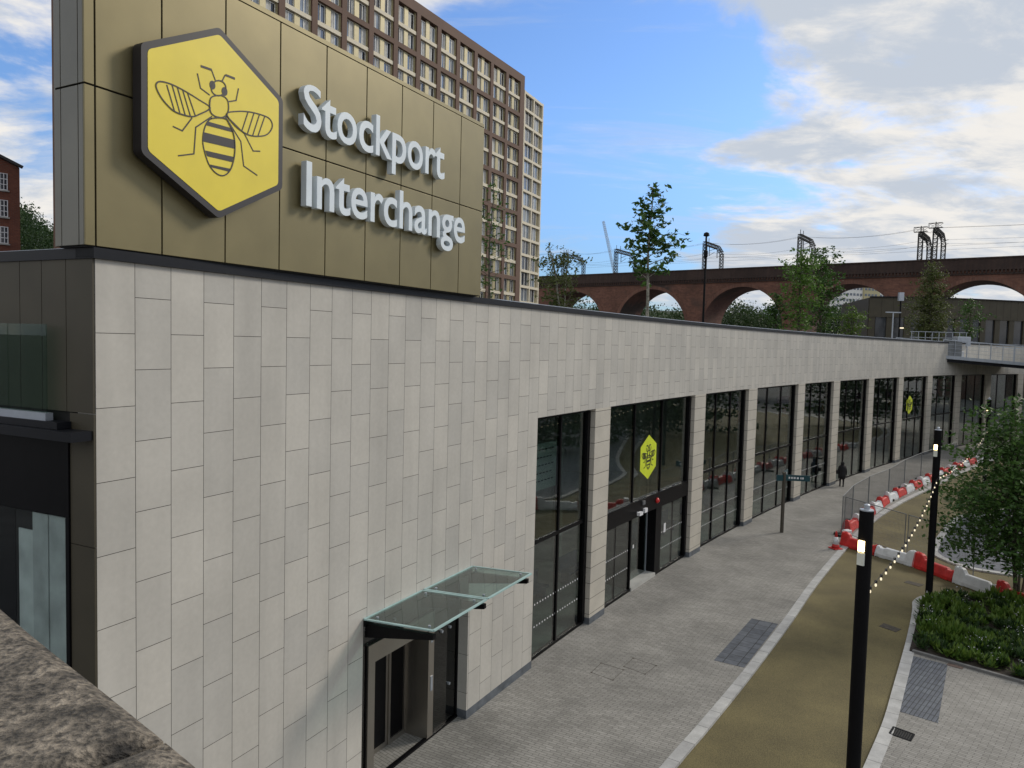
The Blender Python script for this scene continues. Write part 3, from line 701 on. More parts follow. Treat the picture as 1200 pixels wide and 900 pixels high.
def recess(P,label):
    P=[Vector(p) for p in P]; mb=MB()
    for a,c in zip(P,P[1:]+P[:1]): mb.bar((a.x,a.y,.001),(c.x,c.y,.001),.010,.006)
    for p in P: mb.box((p.x,p.y,.001),(.05,.05,.008),rz=R(-35))
    tag(mb.build('inspection_cover',m_iron),label,'manhole cover')
recess([(2.81,21.23),(3.41,20.81),(3.01,20.14),(2.46,20.59)],'larger paved-in cover outline in the brick pavement, nearer the building corner')
recess([(3.82,21.64),(4.41,21.15),(3.98,20.57),(3.45,21.04)],'smaller paved-in cover outline in the brick pavement, farther along')

# ------------------------------------------------------------------ foreground parapet
PA=Vector((-.41,1.0)); pd=Vector((-.76,.65)).normalized(); pn=Vector((-pd.y,pd.x)); 
if pn.y>0: pn=-pn   # towards the camera side
ZP=HC-.60
PP=empty('bridge_parapet',(PA.x,PA.y,0),label='rough dark granite parapet coping in the near left corner',cat='parapet')
def cope(l0,l1,name):
    bm=bmesh.new(); nx,ny=40,16; vs=[]
    for i in range(nx+1):
        for j in range(ny+1):
            l=l0+(l1-l0)*i/nx; w=.52*j/ny; p=PA+pd*l+pn*w
            e=min(i/nx*(l1-l0),(1-i/nx)*(l1-l0),w,.52-w); z=ZP-max(0,.018-e)*.9+random.uniform(-.0004,.0004)+.002*math.sin(l*7+w*5)
            vs.append(bm.verts.new((p.x,p.y,z)))
    for i in range(nx):
        for j in range(ny):
            a=i*(ny+1)+j; bm.faces.new((vs[a],vs[a+1],vs[a+ny+2],vs[a+ny+1]))
    # skirt
    be=[e for e in bm.edges if e.is_boundary]; r=bmesh.ops.extrude_edge_only(bm,edges=be)
    for v in [g for g in r['geom'] if isinstance(g,bmesh.types.BMVert)]: v.co.z=ZP-.22
    bmesh.ops.recalc_face_normals(bm,faces=bm.faces)
    me=bpy.data.meshes.new(name); bm.to_mesh(me); bm.free(); me.materials.append(m_gran)
    me.polygons.foreach_set('use_smooth',[True]*len(me.polygons))
    o=bpy.data.objects.new(name,me); COL.objects.link(o); fin(o,PP)
cope(.135,1.35,'coping_stone'); cope(-1.2,.128,'coping_stone'); cope(1.357,2.6,'coping_stone')
mb=MB(); q=[PA+pd*l+pn*w for l,w in((-1.2,.05),(2.6,.05),(2.6,.46),(-1.2,.46))]; mb.prism([tuple(p) for p in q],0,ZP-.20); fin(mb.build('parapet_wall',m_gran),PP)

# ------------------------------------------------------------------ lamp columns
m_lampblack=mat('lamp_black',(.006,.006,.007),.6,0,var=.1,spec=.08)
def lamp(x,y,label,h=6.55,sensor=True):
    E=empty('lamp_column',(x,y,-.05),label=label,cat='street lamp',group='black lamp columns')
    mb=MB(); mb.lathe((0,0,0),[(.12,0),(.12,h)],20); mb.build('column',m_lampblack,E,smooth=False)
    mb=MB(); mb.lathe((0,0,h),[(.118,0),(.118,.02),(.05,.03),(.05,.10),(.02,.12)],14); mb.build('sensor_cap',m_alu,E)
    d=Vector((-.80,-.6,0)); c=d*.085
    mb=MB(); mb.box((c.x,c.y,5.93),(.13,.10,.19),rz=math.atan2(d.y,d.x)); mb.build('lamp_head',m_lamp,E)
    mb=MB(); mb.box((c.x,c.y,5.70),(.12,.12,.22),rz=math.atan2(d.y,d.x)); mb.build('diffuser',m_lampw,E)
    return E
LA=lamp(6.32,12.97,'nearest and tallest looking black lamp column, lit, beside the ochre road'); LB=lamp(15.55,26.9,'lit black lamp column standing at the rounded corner of the planting bed')
LC=lamp(29.75,46.15,'farthest lit black lamp column, its lower half behind the tree')
def festoon(a,b,n,sag,label):
    a=Vector(a);b=Vector(b); P=[]
    for i in range(41):
        t=i/40; P.append(a.lerp(b,t)-Vector((0,0,sag*4*t*(1-t))))
    mb=MB(); mb.tube(P,.006,5); o=mb.build('festoon_string',m_dk); tag(o,label,'string lights','festoon strings between the lamp columns')
    for i in range(n):
        t=(i+.5)/n; p=a.lerp(b,t)-Vector((0,0,sag*4*t*(1-t)))
        m2=MB(); m2.lathe((p.x,p.y,p.z-.11),[(.01,0),(.019,.015),(.021,.035),(.013,.055)],8); bb=m2.build('bulb',m_bulb,o)
        m3=MB(); m3.lathe((p.x,p.y,p.z-.04),[(.028,0),(.028,.05)],8); m3.build('bulb_holder',m_dk,bb)
festoon((6.43,13.03,5.05),(15.55,26.78,4.75),22,.40,'near festoon string of bulbs from the nearest lamp column to the middle one')
festoon((15.63,27.0,4.75),(29.7,46.05,4.6),26,.45,'far festoon string of bulbs from the middle lamp column to the farthest one')

# ------------------------------------------------------------------ barriers, fence, cone, signpost, person
def barrier_mesh(L=1.98):
    mb=MB(); h=.46; H=.66
    def sec(x,h_):  # tapered cross-section
        b=.23; t=.11; k=.14
        return [(x,-b,0),(x,-b,k),(x,-t,h_-.03),(x,-t+.03,h_),(x,t-.03,h_),(x,t,h_-.03),(x,b,k),(x,b,0)]
    prof=[(0,H),(.30,H),(.38,H-.05),(.48,h),(L-.42,h),(L-.36,h-.06),(L-.16,h-.06),(L-.12,h),(L,h)]
    S_=[sec(x,q) for x,q in prof]; n=8
    base=len(mb.v)
    for s in S_: mb.v+=s
    for i in range(len(S_)-1):
        for k in range(n):
            a=base+i*n+k;b=base+i*n+(k+1)%n; mb.f.append((a,b,b+n,a+n)); mb.uv.append(None)
    mb.f.append(tuple(base+k for k in range(n))); mb.uv.append(None); e=base+(len(S_)-1)*n; mb.f.append(tuple(e+k for k in range(n))[::-1]); mb.uv.append(None)
    for x in (.62,1.0,1.38): mb.box((x,.0,.20),(.10,.40,.10))
    return mb
bproto={}
def barrier(p,q,red,label,grp):
    p=Vector(p);q=Vector(q); key=red
    E=empty('water_barrier',(p.x,p.y,-.045),math.atan2(q.y-p.y,q.x-p.x),label=label,cat='barrier',group=grp)
    E.scale=((q-p).length/2.0,1,1)
    if key not in bproto:
        b=barrier_mesh().build('body',m_redpl if red else m_whitepl,E,bevel=.02)
        c=MB(); c.lathe((.16,0,.655),[(.06,0),(.06,.03),(.03,.035)],12); cc=c.build('filler_cap',m_whitepl if not red else m_redpl,E)
        ff=[MB().box((x_,0,.03),(.3,.50,.06)).build('foot',(m_redpl if red else m_whitepl),E) for x_ in (.3,1.6)]
        bproto[key]=(b,cc,*ff)
    else:
        for s in bproto[key]:
            c=s.copy(); COL.objects.link(c); c.parent=E
    return E
A_=[(16.12,35.25),(17.0,33.65),(17.87,31.96),(18.42,29.95),(19.0,28.2),(19.55,26.6)]
# line across the road: raised ends as in the photograph
nm=['red','white','red','white','red']
ws=['nearest the traffic cone','second from the cone, raised end at its right','behind the middle lamp column','in front of the tree, partly hidden by its leaves','behind the tree trunks at the right edge']
for i,(a,b) in enumerate(zip(A_,A_[1:])):
    rev=(i==1)
    barrier(b if rev else a, a if rev else b, nm[i]=='red', f'{nm[i]} plastic barrier across the road, {ws[i]}','barriers across the road')
mb=MB(); mb.box((16.50,35.72,.27),(.28,.40,.64),rz=R(-60)); tag(mb.build('barrier_block',m_whitepl,bevel=.03),'short white plastic end block where the two barrier lines meet','barrier')
pts=[Vector(p) for p in [(17.25,37.5),(20.5,41.8),(24.0,46.4),(28.2,51.0),(33.2,56.4),(38.8,62.3),(46,69)]]
al=[];acc=0
cur=pts[0]; seq=[cur]; i=1
while i<len(pts) and len(seq)<19:
    d=pts[i]-seq[-1]
    if d.length<2.0: i+=1; continue
    seq.append(seq[-1]+d.normalized()*2.0)
for k,(a,b) in enumerate(zip(seq,seq[1:])):
    red=k%2==0
    barrier(a,b,red,f"{'red' if red else 'white'} plastic barrier, number {k+1} from the cone end in the line along the kerb",'barriers along the kerb')
def fence_panel(p,q,label,grp='mesh fence panels behind the barriers'):
    p=Vector(p);q=Vector(q); L_=(q-p).length
    E=empty('fence_panel',(p.x,p.y,0),math.atan2(q.y-p.y,q.x-p.x),label=label,cat='fence panel',group=grp)
    mb=MB(); r=.019
    for x in (.05,L_-.05): mb.tube([(x,0,.02),(x,0,2.0)],r,8)
    mb.tube([(.05,0,2.0),(L_-.05,0,2.0)],r,8); mb.tube([(.05,0,.2),(L_-.05,0,.2)],r,8); mb.build('frame',m_galv,E)
    mb=MB(); x=.12
    while x<L_-.06: mb.bar((x,0,.2),(x,0,2.0),.0045); x+=.075
    z=.35
    while z<2: mb.bar((.05,0.004,z),(L_-.05,0.004,z),.0045); z+=.22
    mb.build('mesh',m_galv,E)
    mb=MB(); mb.box((.05,0,.06),(.20,.70,.13)); mb.build('foot_block',m_dk,E,bevel=.02)
fp=[(16.75,36.9),(18.7,40.0),(21.0,43.0),(23.7,46.0),(26.9,50.2),(30.0,53.8),(33.2,57.2),(36.6,60.6)]
od=['first','second','third','fourth','fifth','sixth','seventh']
for i,(a,b) in enumerate(zip(fp,fp[1:])): fence_panel(a,b,f'galvanised mesh fence panel, {od[i]} from the cone along the pavement')
fence_panel((16.80,36.8),(17.95,33.1),'galvanised mesh fence panel crossing the road behind the nearest red barrier')
fence_panel((17.97,33.05),(18.9,29.6),'galvanised mesh fence panel crossing the road behind the middle lamp column')
E=empty('traffic_cone',(15.39,34.41,0.012),rz=.3,label='orange-red traffic cone with a white sleeve on the kerb',cat='traffic cone')
mb=MB(); mb.box((0,0,.02),(.46,.46,.04)); mb.build('base',m_redpl,E,bevel=.012)
mb=MB(); mb.lathe((0,0,.04),[(.19,0),(.155,.10),(.148,.18)],20); mb.lathe((0,0,.04),[(.082,.52),(.03,.78),(.022,.79)],20); mb.build('cone_body',m_redpl,E,smooth=True)
mb=MB(); mb.lathe((0,0,.22),[(.149,0),(.083,.34)],20); mb.build('sleeve',m_whitepl,E,smooth=True)
# finger post
E=empty('finger_post',(13.88,37.24,0),label='slim brown finger post with dark teal direction arms on the pavement',cat='signpost')
mb=MB(); mb.box((0,0,1.55),(.13,.13,3.1),rz=.3); mb.build('post',m_brownpost,E,bevel=.01)
def arm(ang,l,z,hh,label=None):
    d=Vector((math.cos(ang),math.sin(ang),0)); mb=MB(); mb.bar(Vector((0,0,z))+d*.02,Vector((0,0,z))+d*l,.045,hh); o=mb.build('sign_arm',m_teal,E,bevel=.006)
    t=MB(); nn=Vector((d.y,-d.x,0)); nn=nn if nn.y<0 else -nn; x=.25
    while x<l-.25:
        w=random.choice([.06,.09,.12]); p=Vector((0,0,z))+d*x+nn*.026; t.box(p,(w*.8,.005,hh*.32),rz=ang); x+=w+.035
    t.build('lettering',m_white,o); return o
arm(R(-8),1.25,2.82,.30); arm(R(188),.42,2.80,.30); arm(R(60),.9,3.0,.25)

def skin_body(name,verts,edges,radii,m,parent,sub_=2):
    me=bpy.data.meshes.new(name); me.from_pydata(verts,edges,[]); o=bpy.data.objects.new(name,me); link(o,parent)
    sk=o.modifiers.new('skin','SKIN'); 
    for v,r in zip(me.skin_vertices[0].data,radii): v.radius=(r[0],r[1]) if isinstance(r,tuple) else (r,r)
    me.skin_vertices[0].data[0].use_root=True
    s=o.modifiers.new('sub','SUBSURF'); s.levels=sub_; s.render_levels=sub_
    me.materials.append(m)
    return o
def person(x,y,rz,label,bag=True):
    E=empty('person',(x,y,0),rz,label=label,cat='person')
    V=[(0,0,.92),(0,0,1.10),(0,0.0,1.30),(0,-.01,1.42),(0,-.02,1.50),(0,-.03,1.62),
       (-.09,0,.88),(-.10,.03,.48),(-.10,-.02,.08),(-.10,.12,.04),
       (.09,0,.88),(.10,-.05,.48),(.10,-.10,.09),(.10,.04,.04),
       (-.18,0,1.38),(-.25,-.03,1.12),(-.22,.12,.95),(.18,0,1.38),(.26,.0,1.10),(.27,.08,.86),(-.20,.2,.93),(.27,.12,.78)]
    Ed=[(0,1),(1,2),(2,3),(3,4),(4,5),(0,6),(6,7),(7,8),(8,9),(0,10),(10,11),(11,12),(12,13),(3,14),(14,15),(15,16),(3,17),(17,18),(18,19),(16,20),(19,21)]
    Rr=[(.16,.12),(.15,.11),(.17,.12),(.12,.09),.055,.095,(.10,.10),.068,.045,.045,(.10,.10),.068,.045,.045,.07,.055,.042,.07,.055,.042,.038,.038]
    skin_body('body',V,Ed,Rr,m_cloth,E)
    mb=MB(); mb.lathe((0,0,.70),[(.24,-.15),(.25,.12),(.22,.25),(.22,.45),(.24,.62),(.18,.74),(.075,.80)],16); mb.build('coat',m_cloth,E,smooth=True)
    mb=MB(); mb.lathe((0,-.03,1.47),[(.10,0),(.12,.07),(.125,.15),(.10,.22),(.03,.25)],14); mb.build('hood',m_cloth,E,smooth=True)
    if bag:
        mb=MB(); mb.box((-.30,.05,.98),(.16,.34,.26)); b=mb.build('shoulder_bag',m_cloth,E,bevel=.05)
        s=MB(); s.bar((-.26,.05,1.10),(.10,0,1.42),.03,.012); s.build('strap',m_cloth,b)
    mb=MB()
    for sx_ in(-.1,.1): mb.box((sx_,.06 if sx_<0 else -.02,.035),(.09,.26,.07))
    mb.build('shoe',m_dk,E,bevel=.025)
person(22.75,50.44,R(-20),'person in a long black hooded coat with a shoulder bag walking beside the glazed front')

# ------------------------------------------------------------------ foot bridge
DY=70.5
def dk(px,py): return at_y(px,py,DY)
PL0=dk(1104.5,418.5); PR0=at_y(1300,436.0,DY); dirv=(PR0-PL0)
FB=empty('foot_bridge',tuple(PL0),label='grey steel footbridge deck with railings leaving the roof edge at the right',cat='footbridge')
bk=Vector((-.35,9.0,.25))
def deckbox(z0,z1,b0=0,b1=1,e0=0,e1=1):
    mb=MB(); P=[]
    for z in(z0,z1):
        for u,w in((e0,b0),(e1,b0),(e1,b1),(e0,b1)):
            P.append(PL0+dirv*u+bk*w+Vector((0,0,z)))
    return mb.hexa(P)
fin(deckbox(-.42,-.12).build('soffit',m_darkcop),FB)
mb=deckbox(-.12,.18,-.02,.01); fin(mb.build('edge_beam',m_alu),FB)
fin(deckbox(-.12,.0,.012,1).build('deck',m_conc),FB)
mb=MB(); mb2=MB()
nP=14
for i in range(nP+1):
    p=PL0+dirv*(i/nP); mb.bar(p+Vector((0,0,.18)),p+Vector((0,0,1.62)),.075 if i%2==0 else .04)
for z in (.55,.9,1.25): mb.bar(PL0+Vector((0,0,z)),PR0+Vector((0,0,z)),.025)
fin(mb.build('railing',m_alu),FB)
mb=MB(); mb.bar(PL0+Vector((0,0,1.66)),PR0+Vector((0,0,1.66)),.11,.09); 
mb.bar(PL0+bk*.9+Vector((0,0,1.66)),PR0+bk*.9+Vector((0,0,1.66)),.10,.08); fin(mb.build('handrail',m_alu),FB)
mb=MB()
for i in range(nP+1):
    p=PL0+dirv*(i/nP)+bk*.9; mb.bar(p,p+Vector((0,0,1.62)),.05)
fin(mb.build('rear_railing',m_alu),FB)
q=PL0+dirv*.115
mb=MB(); mb.hexa([PL0+Vector((0,.05,.2)),q+Vector((0,.05,.2)),q+Vector((0,.1,.2)),PL0+Vector((0,.1,.2)),PL0+Vector((0,.05,1.6)),q+Vector((0,.05,1.6)),q+Vector((0,.1,1.6)),PL0+Vector((0,.1,1.6))])
fin(mb.build('mesh_gate',m_galv),FB)
for dx,dl,m_,lab in ((.35,-.15,m_redpl,'red plastic barrier on the footbridge end'),(1.7,-.1,m_whitepl,'white plastic barrier on the footbridge deck, next to the red one')):
    p=PL0+dirv.normalized()*dx; mb=MB(); mb.box((p.x+.2,p.y+.7,p.z+.36),(.9,.4,.72)); mb.box((p.x+.2,p.y+.7,p.z+.82),(.5,.22,.26)); tag(mb.build('deck_barrier',m_,bevel=.05),lab,'barrier')
mb=MB(); p=at_y(1127,400,74); mb.box((p.x,p.y,p.z),(1.3,.9,.9)); mb.box((p.x,p.y,p.z-.9),(.2,.2,.9)); tag(mb.build('equipment_cabinet',m_alu,bevel=.05),'pale grey cabinet standing behind the footbridge railing','cabinet')
mb=MB()
for x0_ in range(9):
    p=at_y(1068+8*x0_,399,78); mb.bar((p.x,p.y,HT-.3),(p.x,p.y,HT+1.25),.05)
a=at_y(1066,399,78); b=at_y(1134,399,78)
for z in (HT+.65,HT+1.25): mb.bar((a.x,a.y,z),(b.x,b.y,z),.05)
tag(mb.build('roof_railing',m_alu),'thin grey railing on the roof garden in front of the bronze pavilion','railing')

# ------------------------------------------------------------------ brown apartment tower
tA=Vector((.98,142.0,0)); td=Vector((-.485,-.875,0)).normalized(); tn=Vector((.875,-.485,0)).normalized()   # facade runs from tA along td, normal tn
TW=empty('apartment_tower',tuple(tA),label='tall apartment tower with a brown brick grid and cream bands behind the sign',cat='tower')
ZT=59.0; FH=3.02; BAY=5.35; NB=14; z0f=ZT-1.5-FH*18
def tp(u,o,z): return tA+td*u+tn*o+Vector((0,0,z))
def tbox(mb,u0,u1,z0,z1,o0,o1):
    P=[tp(u,o,z) for z in(z0,z1) for u,o in((u0,o0),(u0,o1),(u1,o1),(u1,o0))]; mb.hexa(P)
UB=1.6   # brown corner pier
TL=UB+NB*BAY
mb=MB(); tbox(mb,.05,TL+1,0,ZT-.5,-16,-.62); fin(mb.build('wall',m_tbrown),TW)
mb=MB()
tbox(mb,0,UB,0,ZT,-.6,0); tbox(mb,0,TL+1,ZT-1.5,ZT,-.6,0.004)
for k in range(1,NB+1):
    u=UB+k*BAY; tbox(mb,u-.95,u,0,ZT-1.5,-.6,0)
k=0
for fl in range(0,19,2):
    z=ZT-1.5-FH*fl
    if fl: tbox(mb,UB,TL,z-.35,z+.35,-.6,-.008)
fin(mb.build('brick_grid',m_tbrown),TW)
mb=MB()
for fl in range(1,19,2):
    z=ZT-1.5-FH*fl
    mb=MB()
    for b in range(NB): tbox(mb,UB+b*BAY,UB+(b+1)*BAY-.95,z-.26,z+.26,-.6,-.10)
    fin(mb.build('cream_band',m_tcream),TW)

mb=MB()
for b in range(NB):
    c=UB+b*BAY+(BAY-.95)/2; tbox(mb,c-.45,c+.45,0,ZT-1.5,-.6,-.32)
    tbox(mb,UB+b*BAY,UB+b*BAY+.18,0,ZT-1.5,-.6,-.25)
fin(mb.build('gold_panel',m_tgold),TW)
# windows: one per bay half and floor; those seen as parts, the rest as one part
cells=[]
for fl in range(18):
    for b in range(NB):
        for h in(0,1):
            u0=UB+b*BAY+(.18 if h==0 else (BAY-.95)/2+.45); u1=u0+ (BAY-.95)/2-.45-(.18 if h==0 else 0)
            z1=ZT-1.5-FH*fl-.36; z0=ZT-1.5-FH*(fl+1)+.36
            P=tp((u0+u1)/2,0,(z0+z1)/2); 
            v=P-CAM; dpt=v.dot(FW); X=600+F*v.dot(RC)/dpt; Y=450-F*v.dot(UC)/dpt
            if X>566: lim=352
            else: lim=144+(X-566)*.525
            vis=(Y<lim-2 and Y>-8)
            cells.append((0 if vis else 1,dpt,u0,u1,z0,z1))
cells.sort(key=lambda c:(c[0],c[1]))
def winmesh(fr,gl,u0,u1,z0,z1):
    tbox(gl,u0,u1,z0,z1,-.60,-.54); c=u0+(u1-u0)*.5
    for a,b in((u0,u0+.10),(c-.05,c+.05),(u1-.10,u1)): tbox(fr,a,b,z0,z1,-.56,-.46)
    tbox(fr,u0,u1,z0,z0+.09,-.56,-.455); tbox(fr,u0,u1,z1-.09,z1,-.56,-.455)
m_twf=mat('tower_window_frame',(.78,.78,.74),.5,var=.05)
m_curt=mat('tower_curtain',(.52,.52,.50),.8,var=.1)
m_twin_b=mat('tower_window_painted_sky',(.22,.26,.31),.08,0,var=.3,scale=.3,spec=1.); m_twin_c=mat('tower_window_dark',(.02,.022,.028),.1,0,var=.3,scale=.3,spec=.6)  # paler pane has a sky reflection painted into its colour, dark pane none
rest_f=MB();rest_g=MB()
for k,(vv,dp,u0,u1,z0,z1) in enumerate(cells):
    if k<100 and vv==0:
        fr=MB();gl=MB(); winmesh(fr,gl,u0,u1,z0,z1)
        w=fin(gl.build('window',random.choice((m_twin,m_twin_b,m_twin_c))),TW); sub(fr.build('frame',m_twf),w)
        if random.random()<.8:
            cu=MB(); q=random.choice((0,1)); a=u0+.12+(u1-u0)*.5*q; tbox(cu,a,a+(u1-u0)*.40*random.uniform(.4,1),z0+.1,z1-.1,-.54,-.50); sub(cu.build('curtain',m_curt),w)
    else: winmesh(rest_f,rest_g,u0,u1,z0,z1)
o=fin(rest_g.build('window',m_twin),TW); o['kind']='stuff'
o=fin(rest_f.build('window_frame',m_twf),TW); o['kind']='stuff'
# cream wing, slightly turned and lower
wA=Vector((1.02,142.1,0)); wd=Vector((.42,.9,0)).normalized(); wn=Vector((wd.y,-wd.x,0))
ZW2=56.6; WL=9.2
def wbox(mb,u0,u1,z0,z1,o0,o1):
    P=[wA+wd*u+wn*o+Vector((0,0,z)) for z in(z0,z1) for u,o in((u0,o1),(u1,o1),(u1,o0),(u0,o0))]; mb.hexa(P)
WG=empty('apartment_wing',tuple(wA),label='narrow cream framed wing on the right side of the brown apartment tower',cat='tower')
mb=MB(); wbox(mb,.0,WL,0,ZW2-.3,-14,-.5); fin(mb.build('wall',m_tgold),WG)
mb=MB()
for fl in range(0,19): z=ZW2-.35-FH*fl; wbox(mb,0,WL,z-.24,z+.24,-.5,.0)
for u in (.0,WL/2-.2,WL-.45): wbox(mb,u,u+.42,0,ZW2,-.5,-.02)
fin(mb.build('cream_frame',m_tcream),WG)
k=0; rf=MB();rg=MB()
for fl in range(18):
    for h in (0,1):
        z1=ZW2-.35-FH*fl-.24; z0=ZW2-.35-FH*(fl+1)+.24; u0=.42+h*(WL/2-.2)+ .9*(0 if h else 1); u1=u0+2.9
        gl=MB(); wbox(gl,u0,u1,z0,z1,-.5,-.44); fr=MB()
        for a,b in((u0,u0+.12),(u0+1.35,u0+1.5),(u1-.12,u1)): wbox(fr,a,b,z0,z1,-.46,-.36)
        w=fin(gl.build('window',random.choice((m_twin,m_twin_b,m_twin_c))),WG); sub(fr.build('frame',m_twf),w)
# ------------------------------------------------------------------ railway viaduct
vP=Vector((4.76,205.7,0)); vd=Vector((.787,-.618,0)).normalized(); vn=Vector((.618,.787,0)).normalized()  # vn points away from the camera
PIT_=22.9; RA=9.35; T0=36.6; ZC=23.1; ZS=ZC-RA; VW=11.0; ZR=26.2; ZB=25.0
VD=empty('railway_viaduct',tuple(vP),label='long red brick railway viaduct with tall round arches crossing behind the building',cat='viaduct')
def vp(t,o,z): return vP+vd*t+vn*o+Vector((0,0,z))
ar=MB(); sf=MB()
for k in range(-7,7):
    tc_=T0+k*PIT_; a=tc_-PIT_/2; b=tc_+PIT_/2
    xs=[a]+[tc_-RA*math.cos(math.pi*j/28) for j in range(29)]+[b]
    zs=[0]+[ZS+RA*math.sin(math.pi*j/28) for j in range(29)]+[0]
    # piers: from ground to springing
    for (x0,x1) in((a,tc_-RA),(tc_+RA,b)):
        for o,sg in((0,1),(VW,-1)):
            f=[vp(x0,o,-.2),vp(x1,o,-.2),vp(x1,o,ZR-1.2),vp(x0,o,ZR-1.2)]; uv=[(x0,-.2),(x1,-.2),(x1,ZR),(x0,ZR)]
            ar.face(f if sg>0 else f[::-1],uv if sg>0 else uv[::-1])
    for x in (tc_-RA,tc_+RA):
        f=[vp(x,0,-.2),vp(x,VW,-.2),vp(x,VW,ZS),vp(x,0,ZS)]; sf.face(f,[(0,-.2),(VW,-.2),(VW,ZS),(0,ZS)])
    for j in range(1,29):
        x0,x1,y0,y1=xs[j],xs[j+1],zs[j],zs[j+1]
        for o,sg in((0,1),(VW,-1)):
            f=[vp(x0,o,y0),vp(x1,o,y1),vp(x1,o,ZR-1.2),vp(x0,o,ZR-1.2)]; uv=[(x0,y0),(x1,y1),(x1,ZR),(x0,ZR)]
            ar.face(f if sg>0 else f[::-1],uv if sg>0 else uv[::-1])
        th=math.pi*RA*j/28
        sf.face([vp(x0,0,y0),vp(x0,VW,y0),vp(x1,VW,y1),vp(x1,0,y1)],[(0,ZS+th),(VW,ZS+th),(VW,ZS+th+1.05),(0,ZS+th+1.05)])
fin(ar.build('arcade',m_brick),VD); fin(sf.build('arch_soffit',m_soffit),VD)
m_ring=brickmat('arch_ring_brick',(.19,.09,.062),(.135,.062,.046),(.14,.10,.08),.3,.3,.012,rough=.9,var=.3,vscale=.3,coords='Object',bump=0)
for k in range(-7,7):
    tc_=T0+k*PIT_; rg_=MB()
    for j in range(28):
        a0=math.pi*j/28;a1=math.pi*(j+1)/28
        for r0,r1 in((RA,RA+.75),):
            p=[(tc_-r0*math.cos(a0),ZS+r0*math.sin(a0)),(tc_-r0*math.cos(a1),ZS+r0*math.sin(a1)),(tc_-r1*math.cos(a1),ZS+r1*math.sin(a1)),(tc_-r1*math.cos(a0),ZS+r1*math.sin(a0))]
            rg_.hexa([vp(x,-.12,z) for x,z in p]+[vp(x,-.001,z) for x,z in p])
    fin(rg_.build('arch_ring',m_ring),VD)
t0_,t1_=T0-7.5*PIT_,T0+6.5*PIT_
mb=MB()
def vbox(mb,a,b,z0,z1,o0,o1):
    P=[vp(t,o,z) for z in(z0,z1) for t,o in((a,o0),(b,o0),(b,o1),(a,o1))]; mb.hexa(P)
vbox(mb,t0_,t1_,ZR-1.2,ZR-.0,-.35,.35); vbox(mb,t0_,t1_,ZR,ZR+.95,-.28,.2); vbox(mb,t0_,t1_,ZR+.95,ZR+1.2,-.42,.3); vbox(mb,t0_,t1_,ZR-1.2,ZR+1.2,VW-.3,VW+.3)
fin(mb.build('parapet',m_brickd),VD)
mb=MB(); x=t0_
while x<t1_: vbox(mb,x,x+.30,ZR-1.75,ZR-1.2,-.33,0); x+=.62
vbox(mb,t0_,t1_,ZR-2.05,ZR-1.75,-.22,-.002)
fin(mb.build('corbel_table',m_brickd),VD)
mb=MB(); vbox(mb,t0_,t1_,ZR-1.2,ZR-.6,.3,VW-.3); fin(mb.build('track_bed',m_asph),VD)
mb=MB()
for k in range(-7,8):
    tc_=T0+(k-.5)*PIT_; vbox(mb,tc_-2.25,tc_+2.25,-.2,ZS-.6,-.35,-.002); vbox(mb,tc_-2.35,tc_+2.35,ZS-.6,ZS+.05,-.5,-.002)
fin(mb.build('pier_base',m_brick),VD)
# tracks' gantries
def tpar(px):
    k=(px-600)/F; return (k*vP.y-vP.x)/(vd.x-k*vd.y)
def lattice(mb,a,b,w,r=.075,n=None,up=(0,0,1)):
    a=Vector(a);b=Vector(b); d=(b-a); L_=d.length; d.normalize(); u=Vector(up); 
    if abs(u.dot(d))>.9: u=vd
    x=d.cross(u).normalized()*w/2; y=x.cross(d).normalized()*w/2; n=n or max(2,int(L_/w))
    C4=[x+y,x-y,-x-y,-x+y]
    for c in C4: mb.bar(a+c,b+c,r*1.5)
    for i in range(n):
        p=a+d*(L_*i/n); q=a+d*(L_*(i+1)/n)
        for k in range(4):
            c,e=C4[k],C4[(k+1)%4]; mb.bar(p+c,q+e if i%2 else q+e,r); mb.bar(p+c,p+e,r)
def gantry(px,h,label,extra=False):
    t=tpar(px); E=empty('catenary_gantry',tuple(vp(t,0,ZR)),label=label,cat='gantry',group='overhead line gantries on the viaduct')
    zt=ZR+h
    mb=MB(); lattice(mb,vp(t,.5,ZR-1.),vp(t,.5,zt),.75); fin(mb.build('mast',m_lat),E)
    mb=MB(); lattice(mb,vp(t,VW-.6,ZR-1.),vp(t,VW-.6,zt-1.2),.75); fin(mb.build('mast',m_lat),E)
    mb=MB(); lattice(mb,vp(t,.2,zt+.1),vp(t,VW*.75,zt-.1),.75,up=(0,0,1)); lattice(mb,vp(t,VW*.75,zt-.1),vp(t,VW-.5,zt-1.2),.7); fin(mb.build('beam',m_lat),E)
    mb=MB()
    for o in (3.0,7.6):
        mb.bar(vp(t,o,zt-.3),vp(t,o,zt-2.6),.14); mb.bar(vp(t,o,zt-1.4),vp(t+1.2,o+.4,zt-1.0),.09); mb.bar(vp(t,o,zt-2.5),vp(t+1.2,o+.4,zt-1.7),.08)
    for o in (.6,2.6): mb.bar(vp(t,o,zt+.4),vp(t,o,zt+1.5),.10)
    fin(mb.build('wire_support',m_lat),E)
    if extra:
        mb=MB(); lattice(mb,vp(t-1.2,.5,zt+.9),vp(t+1.2,.5,zt+.9),.9,r=.05); mb.bar(vp(t,.5,zt+.4),vp(t,.5,zt+1.6),.12); fin(mb.build('insulator_frame',m_lat),E)
    return t
